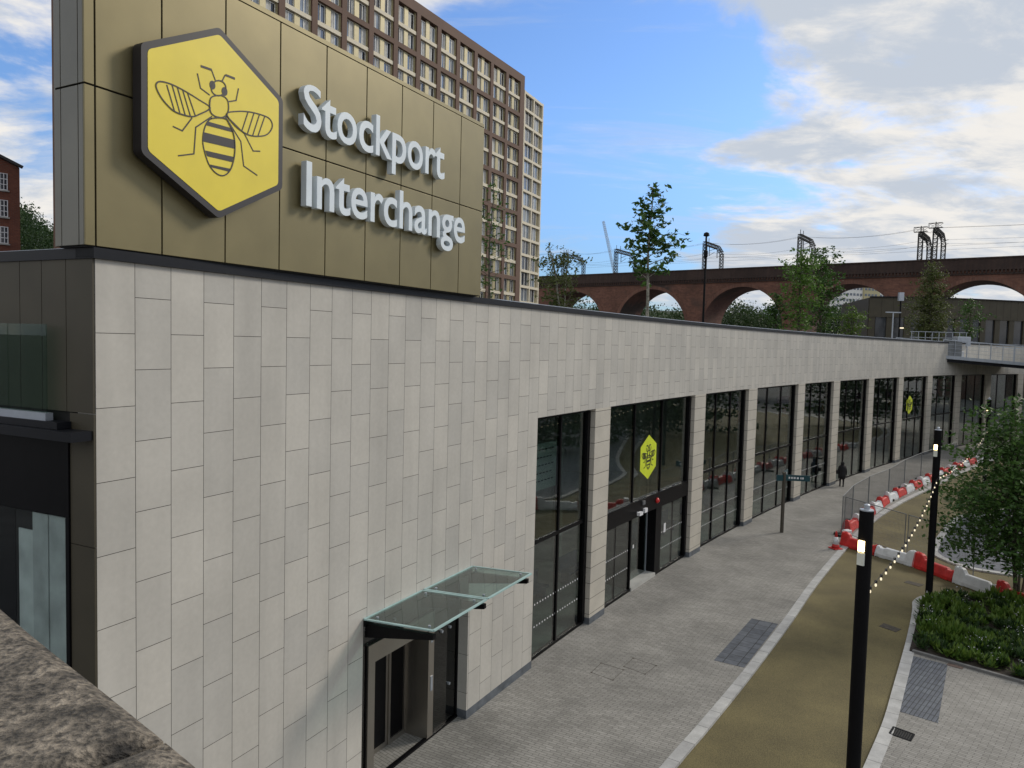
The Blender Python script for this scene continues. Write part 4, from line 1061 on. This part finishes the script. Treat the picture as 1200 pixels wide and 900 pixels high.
gs=[gantry(655,6.6,'lattice overhead line gantry behind the multi-stem shrub'),gantry(716,6.8,'thin lattice overhead line gantry left of the slender roof tree'),
    gantry(819,7.2,'lattice overhead line gantry beside the dark capped pole'),gantry(929,7.4,'lattice overhead line gantry above the bushy roof trees'),
    gantry(1069,6.3,'left gantry of the heavy pair above the right arches',True),gantry(1086,6.9,'right gantry of the heavy pair above the right arches',True)]
gs=sorted(gs); ends=[t0_]+gs+[t1_]
mb=MB()
for o,zz in ((3.4,5.4),(3.4,4.1),(8,5.1),(8,3.9),(.6,7.4),(2.6,7.6)):
    for a,b in zip(ends,ends[1:]):
        P=[vp(a+(b-a)*i/8,o,ZR+zz-(.9 if zz>4.5 else .05)*4*(i/8)*(1-i/8)) for i in range(9)]; mb.tube(P,.020,4)
tag(mb.build('overhead_wires',m_lat),'thin overhead railway wires strung between the gantries','wires')
# ------------------------------------------------------------------ mill building far left
mp0=at_y(23.5,250,92); mE=empty('mill_building',(mp0.x,mp0.y,0),label='red brick mill with white multi-pane windows at the left edge',cat='building')
md=Vector((-.72,-.69,0)).normalized(); mn=Vector((md.y,-md.x,0)); 
if mn.y>0: mn=-mn
mb=MB(); zt=at_y(23,197,92).z; b0=Vector((mp0.x,mp0.y,0)); LM=22
A,B=b0,b0+md*LM; C,D=B-mn*14,A-mn*14
def V3(p,z): return (p.x,p.y,z)
mb.face([V3(B,0),V3(A,0),V3(A,zt),V3(B,zt)],[(LM,0),(0,0),(0,zt),(LM,zt)]); mb.face([V3(A,0),V3(D,0),V3(D,zt),V3(A,zt)],[(0,0),(14,0),(14,zt),(0,zt)])
mb.face([V3(C,0),V3(B,0),V3(B,zt),V3(C,zt)],[(0,0),(14,0),(14,zt),(0,zt)]); mb.face([V3(D,0),V3(C,0),V3(C,zt),V3(D,zt)],[(0,0),(14,0),(14,zt),(0,zt)])
mid=A+md*(LM*.5)
mb.face([V3(A,zt),V3(B,zt),(mid.x,mid.y,zt+4.6)][::-1],[(0,zt),(LM,zt),(LM/2,zt+4.6)])
fin(mb.build('wall',m_mill),mE)
mb=MB(); mb.bar(V3(A+mn*.2-md*.3,zt+.1),(mid.x+mn.x*.2,mid.y+mn.y*.2,zt+4.8),.5,.3); mb.bar(V3(B+mn*.2,zt+.1),(mid.x+mn.x*.2,mid.y+mn.y*.2,zt+4.8),.5,.3)
mb.face([V3(A,zt+.1),V3(D,zt+.1),(mid.x-mn.x*14,mid.y-mn.y*14,zt+4.7),(mid.x,mid.y,zt+4.7)]); mb.face([V3(B,zt+.1),(mid.x,mid.y,zt+4.7),(mid.x-mn.x*14,mid.y-mn.y*14,zt+4.7),V3(C,zt+.1)])
fin(mb.build('roof',m_slate),mE)
for r_ in range(6):
    for c in range(7):
        z=at_y(8,215,92).z-r_*3.2; p=A+md*(1.85+c*2.9)+mn*.02
        mb=MB(); ang=math.atan2(md.y,md.x)
        mb.box((p.x,p.y,z),(1.15,.10,1.95),rz=ang); w=fin(mb.build('window',m_twin),mE)
        f=MB(); q=p+mn*.06
        for dx in (-.55,-.2,.2,.55): f.box((q.x+md.x*dx,q.y+md.y*dx,z),(.09,.06,2.0),rz=ang)
        for dz in (-.98,-.35,.3,.95): f.box((q.x,q.y,z+dz),(1.2,.07,.08),rz=ang)
        sub(f.build('frame',m_white),w)
        s=MB(); s.box((q.x,q.y,z-1.12),(1.5,.3,.16),rz=ang); sub(s.build('sill',m_conc),w)
# ------------------------------------------------------------------ bronze pavilion on the roof garden
pvx=[(1018,104),(1060,103),(1105,103),(1150,104),(1200,106),(1270,108)]
pv=[Vector((at_y(x,380,y).x,y,0)) for x,y in pvx]
PVE=empty('roof_pavilion',tuple(pv[0]),label='low bronze clad pavilion with a glazed lower storey on the roof garden',cat='building')
ZPV=at_y(1150,351.5,104).z; ZPF=at_y(1150,374.5,104).z
mb=MB();gl=MB();po=MB();co=MB()
for a,b in zip(pv,pv[1:]):
    d=(b-a).normalized(); n_=Vector((d.y,-d.x,0)); L_=(b-a).length; k=max(1,int(L_/1.15))
    for i in range(k):
        p=a+d*(L_*i/k+.012); q=a+d*(L_*(i+1)/k-.012)
        mb.hexa([V3(p-n_*-.0,ZPF),V3(q,ZPF),V3(q-n_*.3,ZPF),V3(p-n_*.3,ZPF),V3(p,ZPV),V3(q,ZPV),V3(q-n_*.3,ZPV),V3(p-n_*.3,ZPV)])
    k2=max(1,round(L_/2.3))
    for i in range(k2):
        p=a+d*(L_*i/k2); q=a+d*(L_*(i+.35)/k2); r=a+d*(L_*(i+1)/k2)
        if i%1==0: po.hexa([V3(w-n_*o,z) for z in(HT-.3,ZPF-.01) for w,o in((p,.1),(q,.1),(q,.4),(p,.4))])
        gl.hexa([V3(w-n_*o,z) for z in(HT-.3,ZPF-.01) for w,o in((q,.3),(r,.3),(r,.34),(q,.34))])
        co.hexa([V3(w-n_*o,z) for z in(HT-.3,ZPF-.01) for w,o in((q,.22),(q+d*.09,.22),(q+d*.09,.29),(q,.29))])
fin(mb.build('fascia',m_bronze),PVE); fin(po.build('wall_panel',m_bronze),PVE); fin(gl.build('window',mat('pavilion_glass',(.03,.035,.045),.08,0,var=.3,scale=.5)),PVE); fin(co.build('window_frame',m_black),PVE)
mb=MB(); mb.prism([(p.x,p.y+.36) for p in pv]+[(pv[-1].x+4,pv[-1].y+18),(pv[0].x+4,pv[0].y+18)],HT-.3,ZPV-.05); fin(mb.build('core',m_bronze),PVE)
mb=MB(); 
for a,b in zip(pv,pv[1:]): mb.bar(V3(a,ZPV+.06),V3(b,ZPV+.06),.5,.12)
fin(mb.build('roof_trim',m_darkcop),PVE)
# far tower block seen through the third arch
q0=at_y(975,402,380); q1=at_y(1052,402,395)
FE=empty('tower_block',(q0.x,q0.y,0),label='distant white and yellow tower block seen through an arch of the viaduct',cat='tower block')
d=Vector((q1.x-q0.x,q1.y-q0.y,0)); L_=d.length; d.normalize(); n_=Vector((-d.y,d.x,0)); ztb=at_y(1010,328,385).z
mb=MB(); mb.hexa([V3(Vector((q0.x,q0.y))+d.to_2d()*u+n_.to_2d()*o,z) for z in(0,ztb) for u,o in((0,0),(L_,0),(L_,14),(0,14))]); fin(mb.build('wall',m_far),FE)
mb=MB(); 
for u0,u1 in ((L_*.42,L_*.66),): mb.hexa([V3(Vector((q0.x,q0.y))+d.to_2d()*u+n_.to_2d()*o,z) for z in(0,ztb+.5) for u,o in((u0,-1),(u1,-1),(u1,0.),(u0,0.))])
fin(mb.build('stair_tower',m_faryel),FE)
for fl in range(24):
    z=ztb-2.2-fl*3.0
    if z<8: break
    mb=MB()
    for u in np.arange(1.2,L_-1.6,2.2):
        o=-1.08 if L_*.41<u<L_*.62 else -.08
        mb.hexa([V3(Vector((q0.x,q0.y))+d.to_2d()*uu+n_.to_2d()*oo,zz) for zz in(z,z+1.2) for uu,oo in((u,o),(u+1.5,o),(u+1.5,o+.06),(u,o+.06))])
    fin(mb.build('window_row',m_farwin),FE)
# crane far away
cr=at_y(722,345,300); ct=at_y(707,259,300)
mb=MB(); lattice(mb,(cr.x,cr.y,cr.z-20),(cr.x,cr.y,at_y(722,322,300).z),.8,r=.06)
j0=Vector((cr.x-.6,cr.y,at_y(716,325,300).z)); lattice(mb,j0,(ct.x,ct.y,ct.z),.75,r=.05); mb.bar((ct.x,ct.y,ct.z),(cr.x+1.2,cr.y,at_y(722,324,300).z),.06)
tag(mb.build('tower_crane',mat('crane_white',(.42,.43,.43),.6)),'thin pale lattice crane in the distance beyond the viaduct','crane')

# ------------------------------------------------------------------ trees
def leaves(mb_v,mb_f,c,n,spread,size,flat=.6):
    base=len(mb_v)
    c=np.array(c); P=c+rng.normal(0,1,(n,3))*np.array(spread)
    A=rng.normal(0,1,(n,3)); A[:,2]*=flat; A/=np.linalg.norm(A,axis=1)[:,None]
    B=np.cross(A,rng.normal(0,1,(n,3))+np.array([0,0,1.2])); B/=np.linalg.norm(B,axis=1)[:,None]+1e-9
    s=size*rng.uniform(.6,1.3,(n,1)); Nn=np.cross(A,B)
    v=np.stack([P-A*s*.55,P+B*s*.30+Nn*s*.10,P+A*s*.55,P-B*s*.30+Nn*s*.10],1).reshape(-1,3)
    mb_v.append(v); return n
def leafobj(name,chunks,m,parent=None):
    v=np.concatenate(chunks) if chunks else np.zeros((0,3)); n=len(v)//4
    me=bpy.data.meshes.new(name); me.vertices.add(len(v)); me.vertices.foreach_set('co',v.ravel().astype('f'))
    me.loops.add(n*4); me.loops.foreach_set('vertex_index',np.arange(n*4,dtype='i')); me.polygons.add(n)
    me.polygons.foreach_set('loop_start',np.arange(0,n*4,4,dtype='i'))
    me.materials.append(m); me.update(calc_edges=True); me.validate()
    o=bpy.data.objects.new(name,me); link(o,parent); return o
def tree(x,y,z0,h,label,shape,ml,nb=26,leaf=.16,nl=60,clump=.30,stems=1,trunk_r=.07,clear=.25,bark=None,seed=1,spreadstem=.5,cat='tree',group=None,name='tree',droop=0.15,offs_=(0,0)):
    """shape(t) = crown radius at relative height t (0 bottom of crown .. 1 top)"""
    rd=random.Random(seed); E=empty(name,(x,y,z0),label=label,cat=cat,group=group); tr=MB(); ch=[]
    for s in range(stems):
        a=rd.uniform(0,6.28); sp=spreadstem*(s>0 or stems>1); lean=Vector((math.cos(a),math.sin(a),0))*sp*h*.12*(1 if stems>1 else .15); hh=h*(rd.uniform(.75,1.) if stems>1 else 1)
        lean+=Vector((offs_[0],offs_[1],0))
        base=Vector((math.cos(a),math.sin(a),0))*(.12 if stems>1 else 0)
        def axis(t,b=base,l=lean,H_=hh,a=a): return b+l*t**1.2+Vector((.03*H_*math.sin(t*7+a)*t*.5,.03*H_*math.cos(t*6+a)*t*.5,H_*t))
        tr.tube([axis(i/14) for i in range(15)],[trunk_r*(1-.86*(i/14))/math.sqrt(stems)+.006 for i in range(15)],7)
        n=nb//stems  # limbs per stem
        for k in range(n):
            t=clear+(1-clear)*((k+rd.random()*.8)/n); tt=(t-clear)/(1-clear); L_=shape(tt)*rd.uniform(.55,1.15)
            an=k*2.4+rd.uniform(-.4,.4)+a; rise=rd.uniform(.15,.75)*(1-.0*tt)-droop*(1-tt)
            p0=axis(min(t,.99)); d=Vector((math.cos(an),math.sin(an),rise)).normalized()
            pts=[p0+d*L_*q+Vector((0,0,-.10*L_*q*q+rd.uniform(-.03,.03))) for q in (0,.33,.66,1)]
            r0=max(.006,trunk_r*.35*(1-tt*.8)/math.sqrt(stems)); tr.tube(pts,[r0,r0*.75,r0*.5,r0*.25],5)
            m_=max(1,int(L_/clump/1.0))
            for j in range(m_+1):
                q=.25+.75*j/max(1,m_); c=p0+d*L_*q+Vector((0,0,-.10*L_*q*q))+Vector((rd.gauss(0,1),rd.gauss(0,1),rd.gauss(0,.6)))*clump*.55
                if rd.random()<.85: leaves(ch,None,c,max(2,int(nl*rd.uniform(.35,1.5)/4)),(clump*.52,clump*.52,clump*.30),leaf)
                if rd.random()<.35 and L_>.5:
                    e=c+Vector((rd.gauss(0,1),rd.gauss(0,1),rd.gauss(.3,.5))).normalized()*clump*1.6; tr.tube([p0+d*L_*q,c.lerp(e,.6),e],[r0*.4,r0*.3,.003],4); leaves(ch,None,e,max(2,int(nl/6)),(clump*.35,)*3,leaf)
    tr.build('trunk',bark or m_bark,E,smooth=True); leafobj('crown',ch,ml,E); return E
def roof_at(px,y): p=at_y(px,400,y); return p.x,y
ZG=HT+.05
cone=lambda r: (lambda t: r*(1-.86*t)*(.55+.45*min(1,t*5)))
egg=lambda r: (lambda t: r*math.sin(math.pi*min(1,.12+.86*t))**.7)
def rt(px,y,top,label,shape,ml,**k):
    x,_=roof_at(px,y); H_=at_y(px,top,y).z-ZG; return tree(x,y,ZG,H_,label,shape,ml,**k)
rt(757,40,218,'slender upright young tree with sparse tiered leaves on the roof garden',cone(2.25),L1,nb=40,leaf=.30,nl=30,clump=.26,clear=.32,seed=3,trunk_r=.09,bark=m_barkp,droop=.0)
rt(660,38,288,'loose multi-stem shrub-like tree with olive leaves at the left of the viaduct',egg(1.25),L4,nb=60,leaf=.16,nl=34,clump=.24,clear=.10,stems=5,spreadstem=1.6,seed=8,trunk_r=.08,bark=m_barkp)
rt(572,30,214,'thin sapling with scattered leaves emerging from behind the gold sign tower',egg(.95),L1,nb=34,leaf=.15,nl=16,clump=.20,clear=.15,seed=13,trunk_r=.05)
rt(935,60,292,'bushy mid-green tree, the taller left one of the roof tree pair',egg(1.8),L2,nb=52,leaf=.26,nl=50,clump=.42,clear=.08,seed=21,trunk_r=.12)
rt(960,64,294,'darker bushy tree, the right one of the roof tree pair',egg(1.9),L1,nb=60,leaf=.26,nl=56,clump=.42,clear=.06,seed=22,trunk_r=.12)
rt(908,62,345,'small green tree at the left foot of the roof tree pair',egg(1.0),L1,nb=26,leaf=.24,nl=60,clump=.35,clear=.05,seed=23)
rt(996,62,358,'low light green shrub with fine leaves in front of the distant tower block',egg(1.4),L6,nb=44,leaf=.20,nl=28,clump=.32,clear=.02,stems=4,seed=24)
rt(1088,82,312,'dark conical tree on the roof garden in front of the bronze pavilion',cone(3.6),L4,nb=110,leaf=.24,nl=60,clump=.45,clear=.02,seed=25,trunk_r=.14)
rt(1135,86,352,'small sparse tree right of the dark conical tree by the pavilion',egg(1.5),L1,nb=40,leaf=.24,nl=40,clump=.38,clear=.1,seed=26)
# tree in the planting bed
tree(19.35,27.6,.05,7.5,'large dark green multi-stem tree in the planting bed at the right edge',lambda t:3.5*min(1,.5+2.2*t)*max(0,1-t)**.5,L1,nb=190,leaf=.17,nl=66,clump=.40,stems=6,spreadstem=.8,seed=31,trunk_r=.10,clear=.20,droop=.25)
# trees off to the right and behind, which the glazing reflects
PT=[(36,44,9),(41,50,10),(46,57,10),(52,63,11),(44,40,10),(52,48,11),(60,60,12),(60,76,11),(68,70,12),(33,33,8),(40,30,9)]
OW=['nearest','second','third','fourth','fifth','sixth','seventh','eighth','ninth','tenth','eleventh']
for i,(x,y,h) in enumerate(PT):
    tree(x,y,-.1,h,f'full dark plaza tree beyond the right edge of the view, {OW[i]} of the row',egg(3.6),L3,nb=60,leaf=.55,nl=46,clump=.8,seed=60+i,clear=.06,group='trees beyond the plaza')
ch=[]
for i in range(700):
    x=random.uniform(30,90); y=random.uniform(22,72)
    if x<.70*y+1.5 or y>20+.62*x: continue
    h=random.uniform(.7,1.6); leaves(ch,None,(x,y,h*.5),70,(.55,.55,h*.28),.30)
tag(leafobj('shrub_bed',ch,L3),'dark shrub planting beyond the side road kerb, outside the right edge','shrubs',kind='stuff')
# distant woodland: one mass of crowns on a rise beyond the viaduct
def wood(x0,x1,y,topf,n,label,name,seedk):
    ch=[]; rd=random.Random(seedk)
    for i in range(n):
        px=rd.uniform(x0,x1); yy=y+rd.uniform(-10,40); top=at_y(px,topf(px)+rd.uniform(-3,8),yy).z; c=at_y(px,400,yy)
        r=rd.uniform(3.,5.5)*y/300
        for k in range(5):
            zz=top-r*.6-k*r*1.15
            if zz<-2: break
            leaves(ch,None,(c.x+rd.gauss(0,r*.3),yy+rd.gauss(0,r*.3),zz),90,(r*.48,r*.48,r*.42),r*.22,1)
    return leafobj(name,ch,L5 if seedk==5 else L3)
o=wood(640,1010,300,lambda x: 360+4*math.sin(x*.05)+3*math.sin(x*.13),230,'','woodland',5); tag(o,'dark green woodland beyond the viaduct arches','woodland',kind='stuff')
o=wood(-20,80,140,lambda x:242+max(0,x-25)*.75,90,'','hillside_trees',6); tag(o,'dark trees on the slope behind the roof edge at the far left','woodland',kind='stuff')
# hills that carry the woods
def hill(name,cx_,cy_,rx,ry,hz):
    bm=bmesh.new(); bmesh.ops.create_uvsphere(bm,u_segments=40,v_segments=20,radius=1)
    for v in bm.verts: v.co=Vector((cx_+v.co.x*rx,cy_+v.co.y*ry,-1+v.co.z*hz))
    me=bpy.data.meshes.new(name); bm.to_mesh(me); bm.free(); me.materials.append(m_soilgreen); me.polygons.foreach_set('use_smooth',[True]*len(me.polygons))
    o=bpy.data.objects.new(name,me); COL.objects.link(o); tag(o,kind='structure')
m_soilgreen=mat('hill_green',(.03,.05,.018),.95,var=.4,scale=.05)
hill('hill',90,520,330,170,34)
hill('hill',-150,200,78,50,14)
# ------------------------------------------------------------------ planting bed cover
def inpoly(p,P):
    c=False
    for i in range(len(P)):
        a,b=P[i],P[i-1]
        if (a[1]>p[1])!=(b[1]>p[1]) and p[0]<(b[0]-a[0])*(p[1]-a[1])/(b[1]-a[1])+a[0]: c=not c
    return c
ch=[];ch2=[];ch3=[];cnt=0
clumps=[(random.uniform(12.6,24),random.uniform(13,28)) for _ in range(2600)]
for (x,y) in clumps:
    if not inpoly((x,y),PB) or not inpoly((x-.25,y-.1),PB) or not inpoly((x,y-.3),PB): continue
    nz_=math.sin(x*1.7+y*.6)*math.cos(y*1.3-x*.4)
    if nz_<-.75 : continue
    h=.22+.22*max(0,nz_)+random.uniform(0,.15); r=random.uniform(.16,.32)
    tgt=ch if (nz_>.1 or random.random()<.4) else ch2
    n=random.randint(40,80)
    a=np.array([rng.uniform(0,6.28,n)]).ravel(); el=rng.uniform(.25,1.4,n); L_=rng.uniform(.5,1.1,n)*np.where(el>.9,h,r*1.1)
    d=np.stack([np.cos(a)*np.cos(el),np.sin(a)*np.cos(el),np.sin(el)],1)
    o0=np.array([x,y,.05])+d*(L_[:,None]*.35)+rng.normal(0,.06,(n,3))*[1,1,.3]; w=.028+.02*rng.random((n,1)); sd=np.cross(d,[0,0,1.]); sd/=np.linalg.norm(sd,axis=1)[:,None]+1e-6
    tip=o0+d*L_[:,None]*.75; mid_=o0+d*L_[:,None]*.4
    tgt.append(np.stack([o0,mid_+sd*w,tip,mid_-sd*w],1).reshape(-1,3))
    if random.random()<.10: leaves(ch3,None,(x,y,h+.1),8,(.16,.16,.04),.045)
tag(leafobj('ground_cover',ch,L6),'bright green fern-like ground cover in the planting bed','ground cover',kind='stuff')
tag(leafobj('ground_cover',ch2,L3),'darker green foliage between the bright ground cover','ground cover',kind='stuff')
m_flower=mat('flower_white',(.55,.55,.60),.6)
tag(leafobj('small_flowers',ch3,m_flower),'tiny white flowers scattered over the ground cover','flowers',kind='stuff')
# ------------------------------------------------------------------ roof garden poles
def rpole(px,y,top,label,kind):
    x,_=roof_at(px,y); zt=at_y(px,top,y).z; E=empty('roof_lamp_post',(x,y,ZG),label=label,cat='lamp post')
    mb=MB(); mb.lathe((0,0,0),[(.09 if kind!='T' else .07,0),(.07 if kind!='T' else .06,zt-ZG)],12); mb.build('pole',m_black if kind!='T' else m_alu,E)
    if kind=='cap':
        mb=MB(); mb.lathe((0,0,zt-ZG),[(.06,0),(.06,.3),(.24,.38),(.20,.58),(.05,.66)],14); mb.lathe((0,0,zt-ZG-1.3),[(.10,0),(.16,.1),(.16,.5),(.10,.6)],12); mb.build('lamp_head',m_black,E)
    elif kind=='T':
        mb=MB(); mb.bar((-.75,0,zt-ZG),(.75,0,zt-ZG),.16,.10); mb.build('lamp_arm',m_alu,E)
        mb=MB(); mb.box((.9,-.05,1.4),(.30,.16,.12)); mb.build('lamp_head',m_bulb,E)
    else:
        mb=MB(); mb.box((0,0,zt-ZG+.4),(.5,.35,.9)); mb.build('lamp_head',m_alu,E)
rpole(823,58,282,'dark pole with a rounded cap standing in front of the viaduct','cap')
rpole(1045,74,366,'pale T-shaped lamp post on the roof garden','T')
rpole(1053,80,352,'tall dark pole with a pale box head left of the dark conical tree','box')

# ------------------------------------------------------------------ world and light
SUN_EL,SUN_AZ=R(32),R(62)   # azimuth clockwise from +Y
w=bpy.data.worlds.new('World'); scene.world=w; w.use_nodes=True; nt=w.node_tree; nt.nodes.clear(); L=nt.links.new
out=nt.nodes.new('ShaderNodeOutputWorld'); bg=nt.nodes.new('ShaderNodeBackground'); bg.inputs[1].default_value=.12
sky=nt.nodes.new('ShaderNodeTexSky'); sky.sky_type='NISHITA'; sky.sun_disc=False; sky.sun_elevation=SUN_EL; sky.sun_rotation=SUN_AZ; sky.air_density=1.2; sky.dust_density=.6; sky.ozone_density=2.5
tc=nt.nodes.new('ShaderNodeTexCoord'); sep=nt.nodes.new('ShaderNodeSeparateXYZ'); L(tc.outputs['Generated'],sep.inputs[0])
def mth(op,a,b=None,c=None,clamp=False):
    n=nt.nodes.new('ShaderNodeMath'); n.operation=op; n.use_clamp=clamp
    for i,x in enumerate((a,b,c)):
        if x is None: continue
        if isinstance(x,(int,float)): n.inputs[i].default_value=x
        else: L(x,n.inputs[i])
    return n.outputs[0]
def sstep(x,a,b):
    n=nt.nodes.new('ShaderNodeMapRange'); n.interpolation_type='SMOOTHSTEP'; n.inputs['From Min'].default_value=a; n.inputs['From Max'].default_value=b; L(x,n.inputs[0]); return n.outputs[0]
den=mth('ADD',mth('MAXIMUM',sep.outputs[2],0.0),.22)
px=mth('DIVIDE',sep.outputs[0],den); py=mth('DIVIDE',sep.outputs[1],den)
cb=nt.nodes.new('ShaderNodeCombineXYZ'); L(px,cb.inputs[0]); L(py,cb.inputs[1]); cb.inputs[2].default_value=1.7
def noise(scale,detail,rough,vec,dist=0,st=None,loc=(0,0,0)):
    n=nt.nodes.new('ShaderNodeTexNoise'); n.inputs['Scale'].default_value=scale; n.inputs['Detail'].default_value=detail; n.inputs['Roughness'].default_value=rough; n.inputs['Distortion'].default_value=dist
    m=nt.nodes.new('ShaderNodeMapping'); m.inputs['Scale'].default_value=st or (1,1,1); m.inputs['Location'].default_value=loc; L(vec,m.inputs[0]); L(m.outputs[0],n.inputs[0]); return n.outputs[0]
n1=noise(1.7,10,.60,cb.outputs[0],.45,(1.0,1.5,1),(2.3,.6,0)); n2=noise(3.8,9,.62,cb.outputs[0],.3,(1,1.5,1),(3,1,0)); n3=noise(.8,5,.55,cb.outputs[0],.2,(1,1.7,1),(7,2,0))
def dotd(v):
    v=Vector(v).normalized(); n=nt.nodes.new('ShaderNodeVectorMath'); n.operation='DOT_PRODUCT'; L(tc.outputs['Generated'],n.inputs[0]); n.inputs[1].default_value=v; return n.outputs['Value']
blue=sstep(dotd((.08,1,.24)),.955,.995)                     # clear patch ahead
right=sstep(dotd((.62,1,.42)),.86,.99)                     # heavy cloud to the right
low=sstep(sep.outputs[2],.20,.10)                          # thin band of cloud near the horizon
back_=mth('MULTIPLY',sstep(sep.outputs[1],.45,-.1),.13)  # unseen cloud added behind the camera to make the light more neutral
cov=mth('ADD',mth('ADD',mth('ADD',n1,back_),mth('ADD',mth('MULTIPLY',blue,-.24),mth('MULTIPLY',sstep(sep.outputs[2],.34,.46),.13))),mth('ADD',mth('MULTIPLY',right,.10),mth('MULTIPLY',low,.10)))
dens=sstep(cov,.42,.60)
wisp=mth('MULTIPLY',sstep(noise(2.2,7,.6,cb.outputs[0],.6,(.6,2.6,1),(1,5,0)),.50,.75),.45)
dens=mth('MAXIMUM',dens,wisp)
shade=sstep(mth('ADD',mth('MULTIPLY',n2,.5),mth('MULTIPLY',n3,.5)),.43,.57)
rp=nt.nodes.new('ShaderNodeMix'); rp.data_type='RGBA'; L(shade,rp.inputs[0]); rp.inputs[6].default_value=(4.0,4.4,5.0,1); rp.inputs[7].default_value=(6.4,6.2,5.9,1)
skm=nt.nodes.new('ShaderNodeMix'); skm.data_type='RGBA'; skm.blend_type='MULTIPLY'; skm.inputs[0].default_value=1; L(sky.outputs[0],skm.inputs[6]); hz=nt.nodes.new('ShaderNodeMix'); hz.data_type='RGBA'; L(sstep(sep.outputs[2],.0,.30),hz.inputs[0]); hz.inputs[6].default_value=(.42,.60,.95,1); hz.inputs[7].default_value=(.76,.95,1.28,1); L(hz.outputs[2],skm.inputs[7])
mx=nt.nodes.new('ShaderNodeMix'); mx.data_type='RGBA'; L(dens,mx.inputs[0]); L(skm.outputs[2],mx.inputs[6]); L(rp.outputs[2],mx.inputs[7])
L(mx.outputs[2],bg.inputs[0]); L(bg.outputs[0],out.inputs[0])
sd=bpy.data.lights.new('sun','SUN'); sd.energy=1.6; sd.angle=R(13); sd.color=(1,.92,.79); so=bpy.data.objects.new('sun',sd); COL.objects.link(so)
dv=Vector((math.sin(SUN_AZ)*math.cos(SUN_EL),math.cos(SUN_AZ)*math.cos(SUN_EL),math.sin(SUN_EL))); so.rotation_euler=dv.to_track_quat('Z','Y').to_euler()
scene.view_settings.view_transform='Standard'; scene.view_settings.look='None'; scene.view_settings.exposure=.22; scene.view_settings.gamma=1
scene.render.engine='CYCLES'
cy=scene.cycles; cy.max_bounces=6; cy.transparent_max_bounces=12; cy.use_denoising=True; cy.sample_clamp_indirect=4
scene.render.resolution_x=1024; scene.render.resolution_y=768
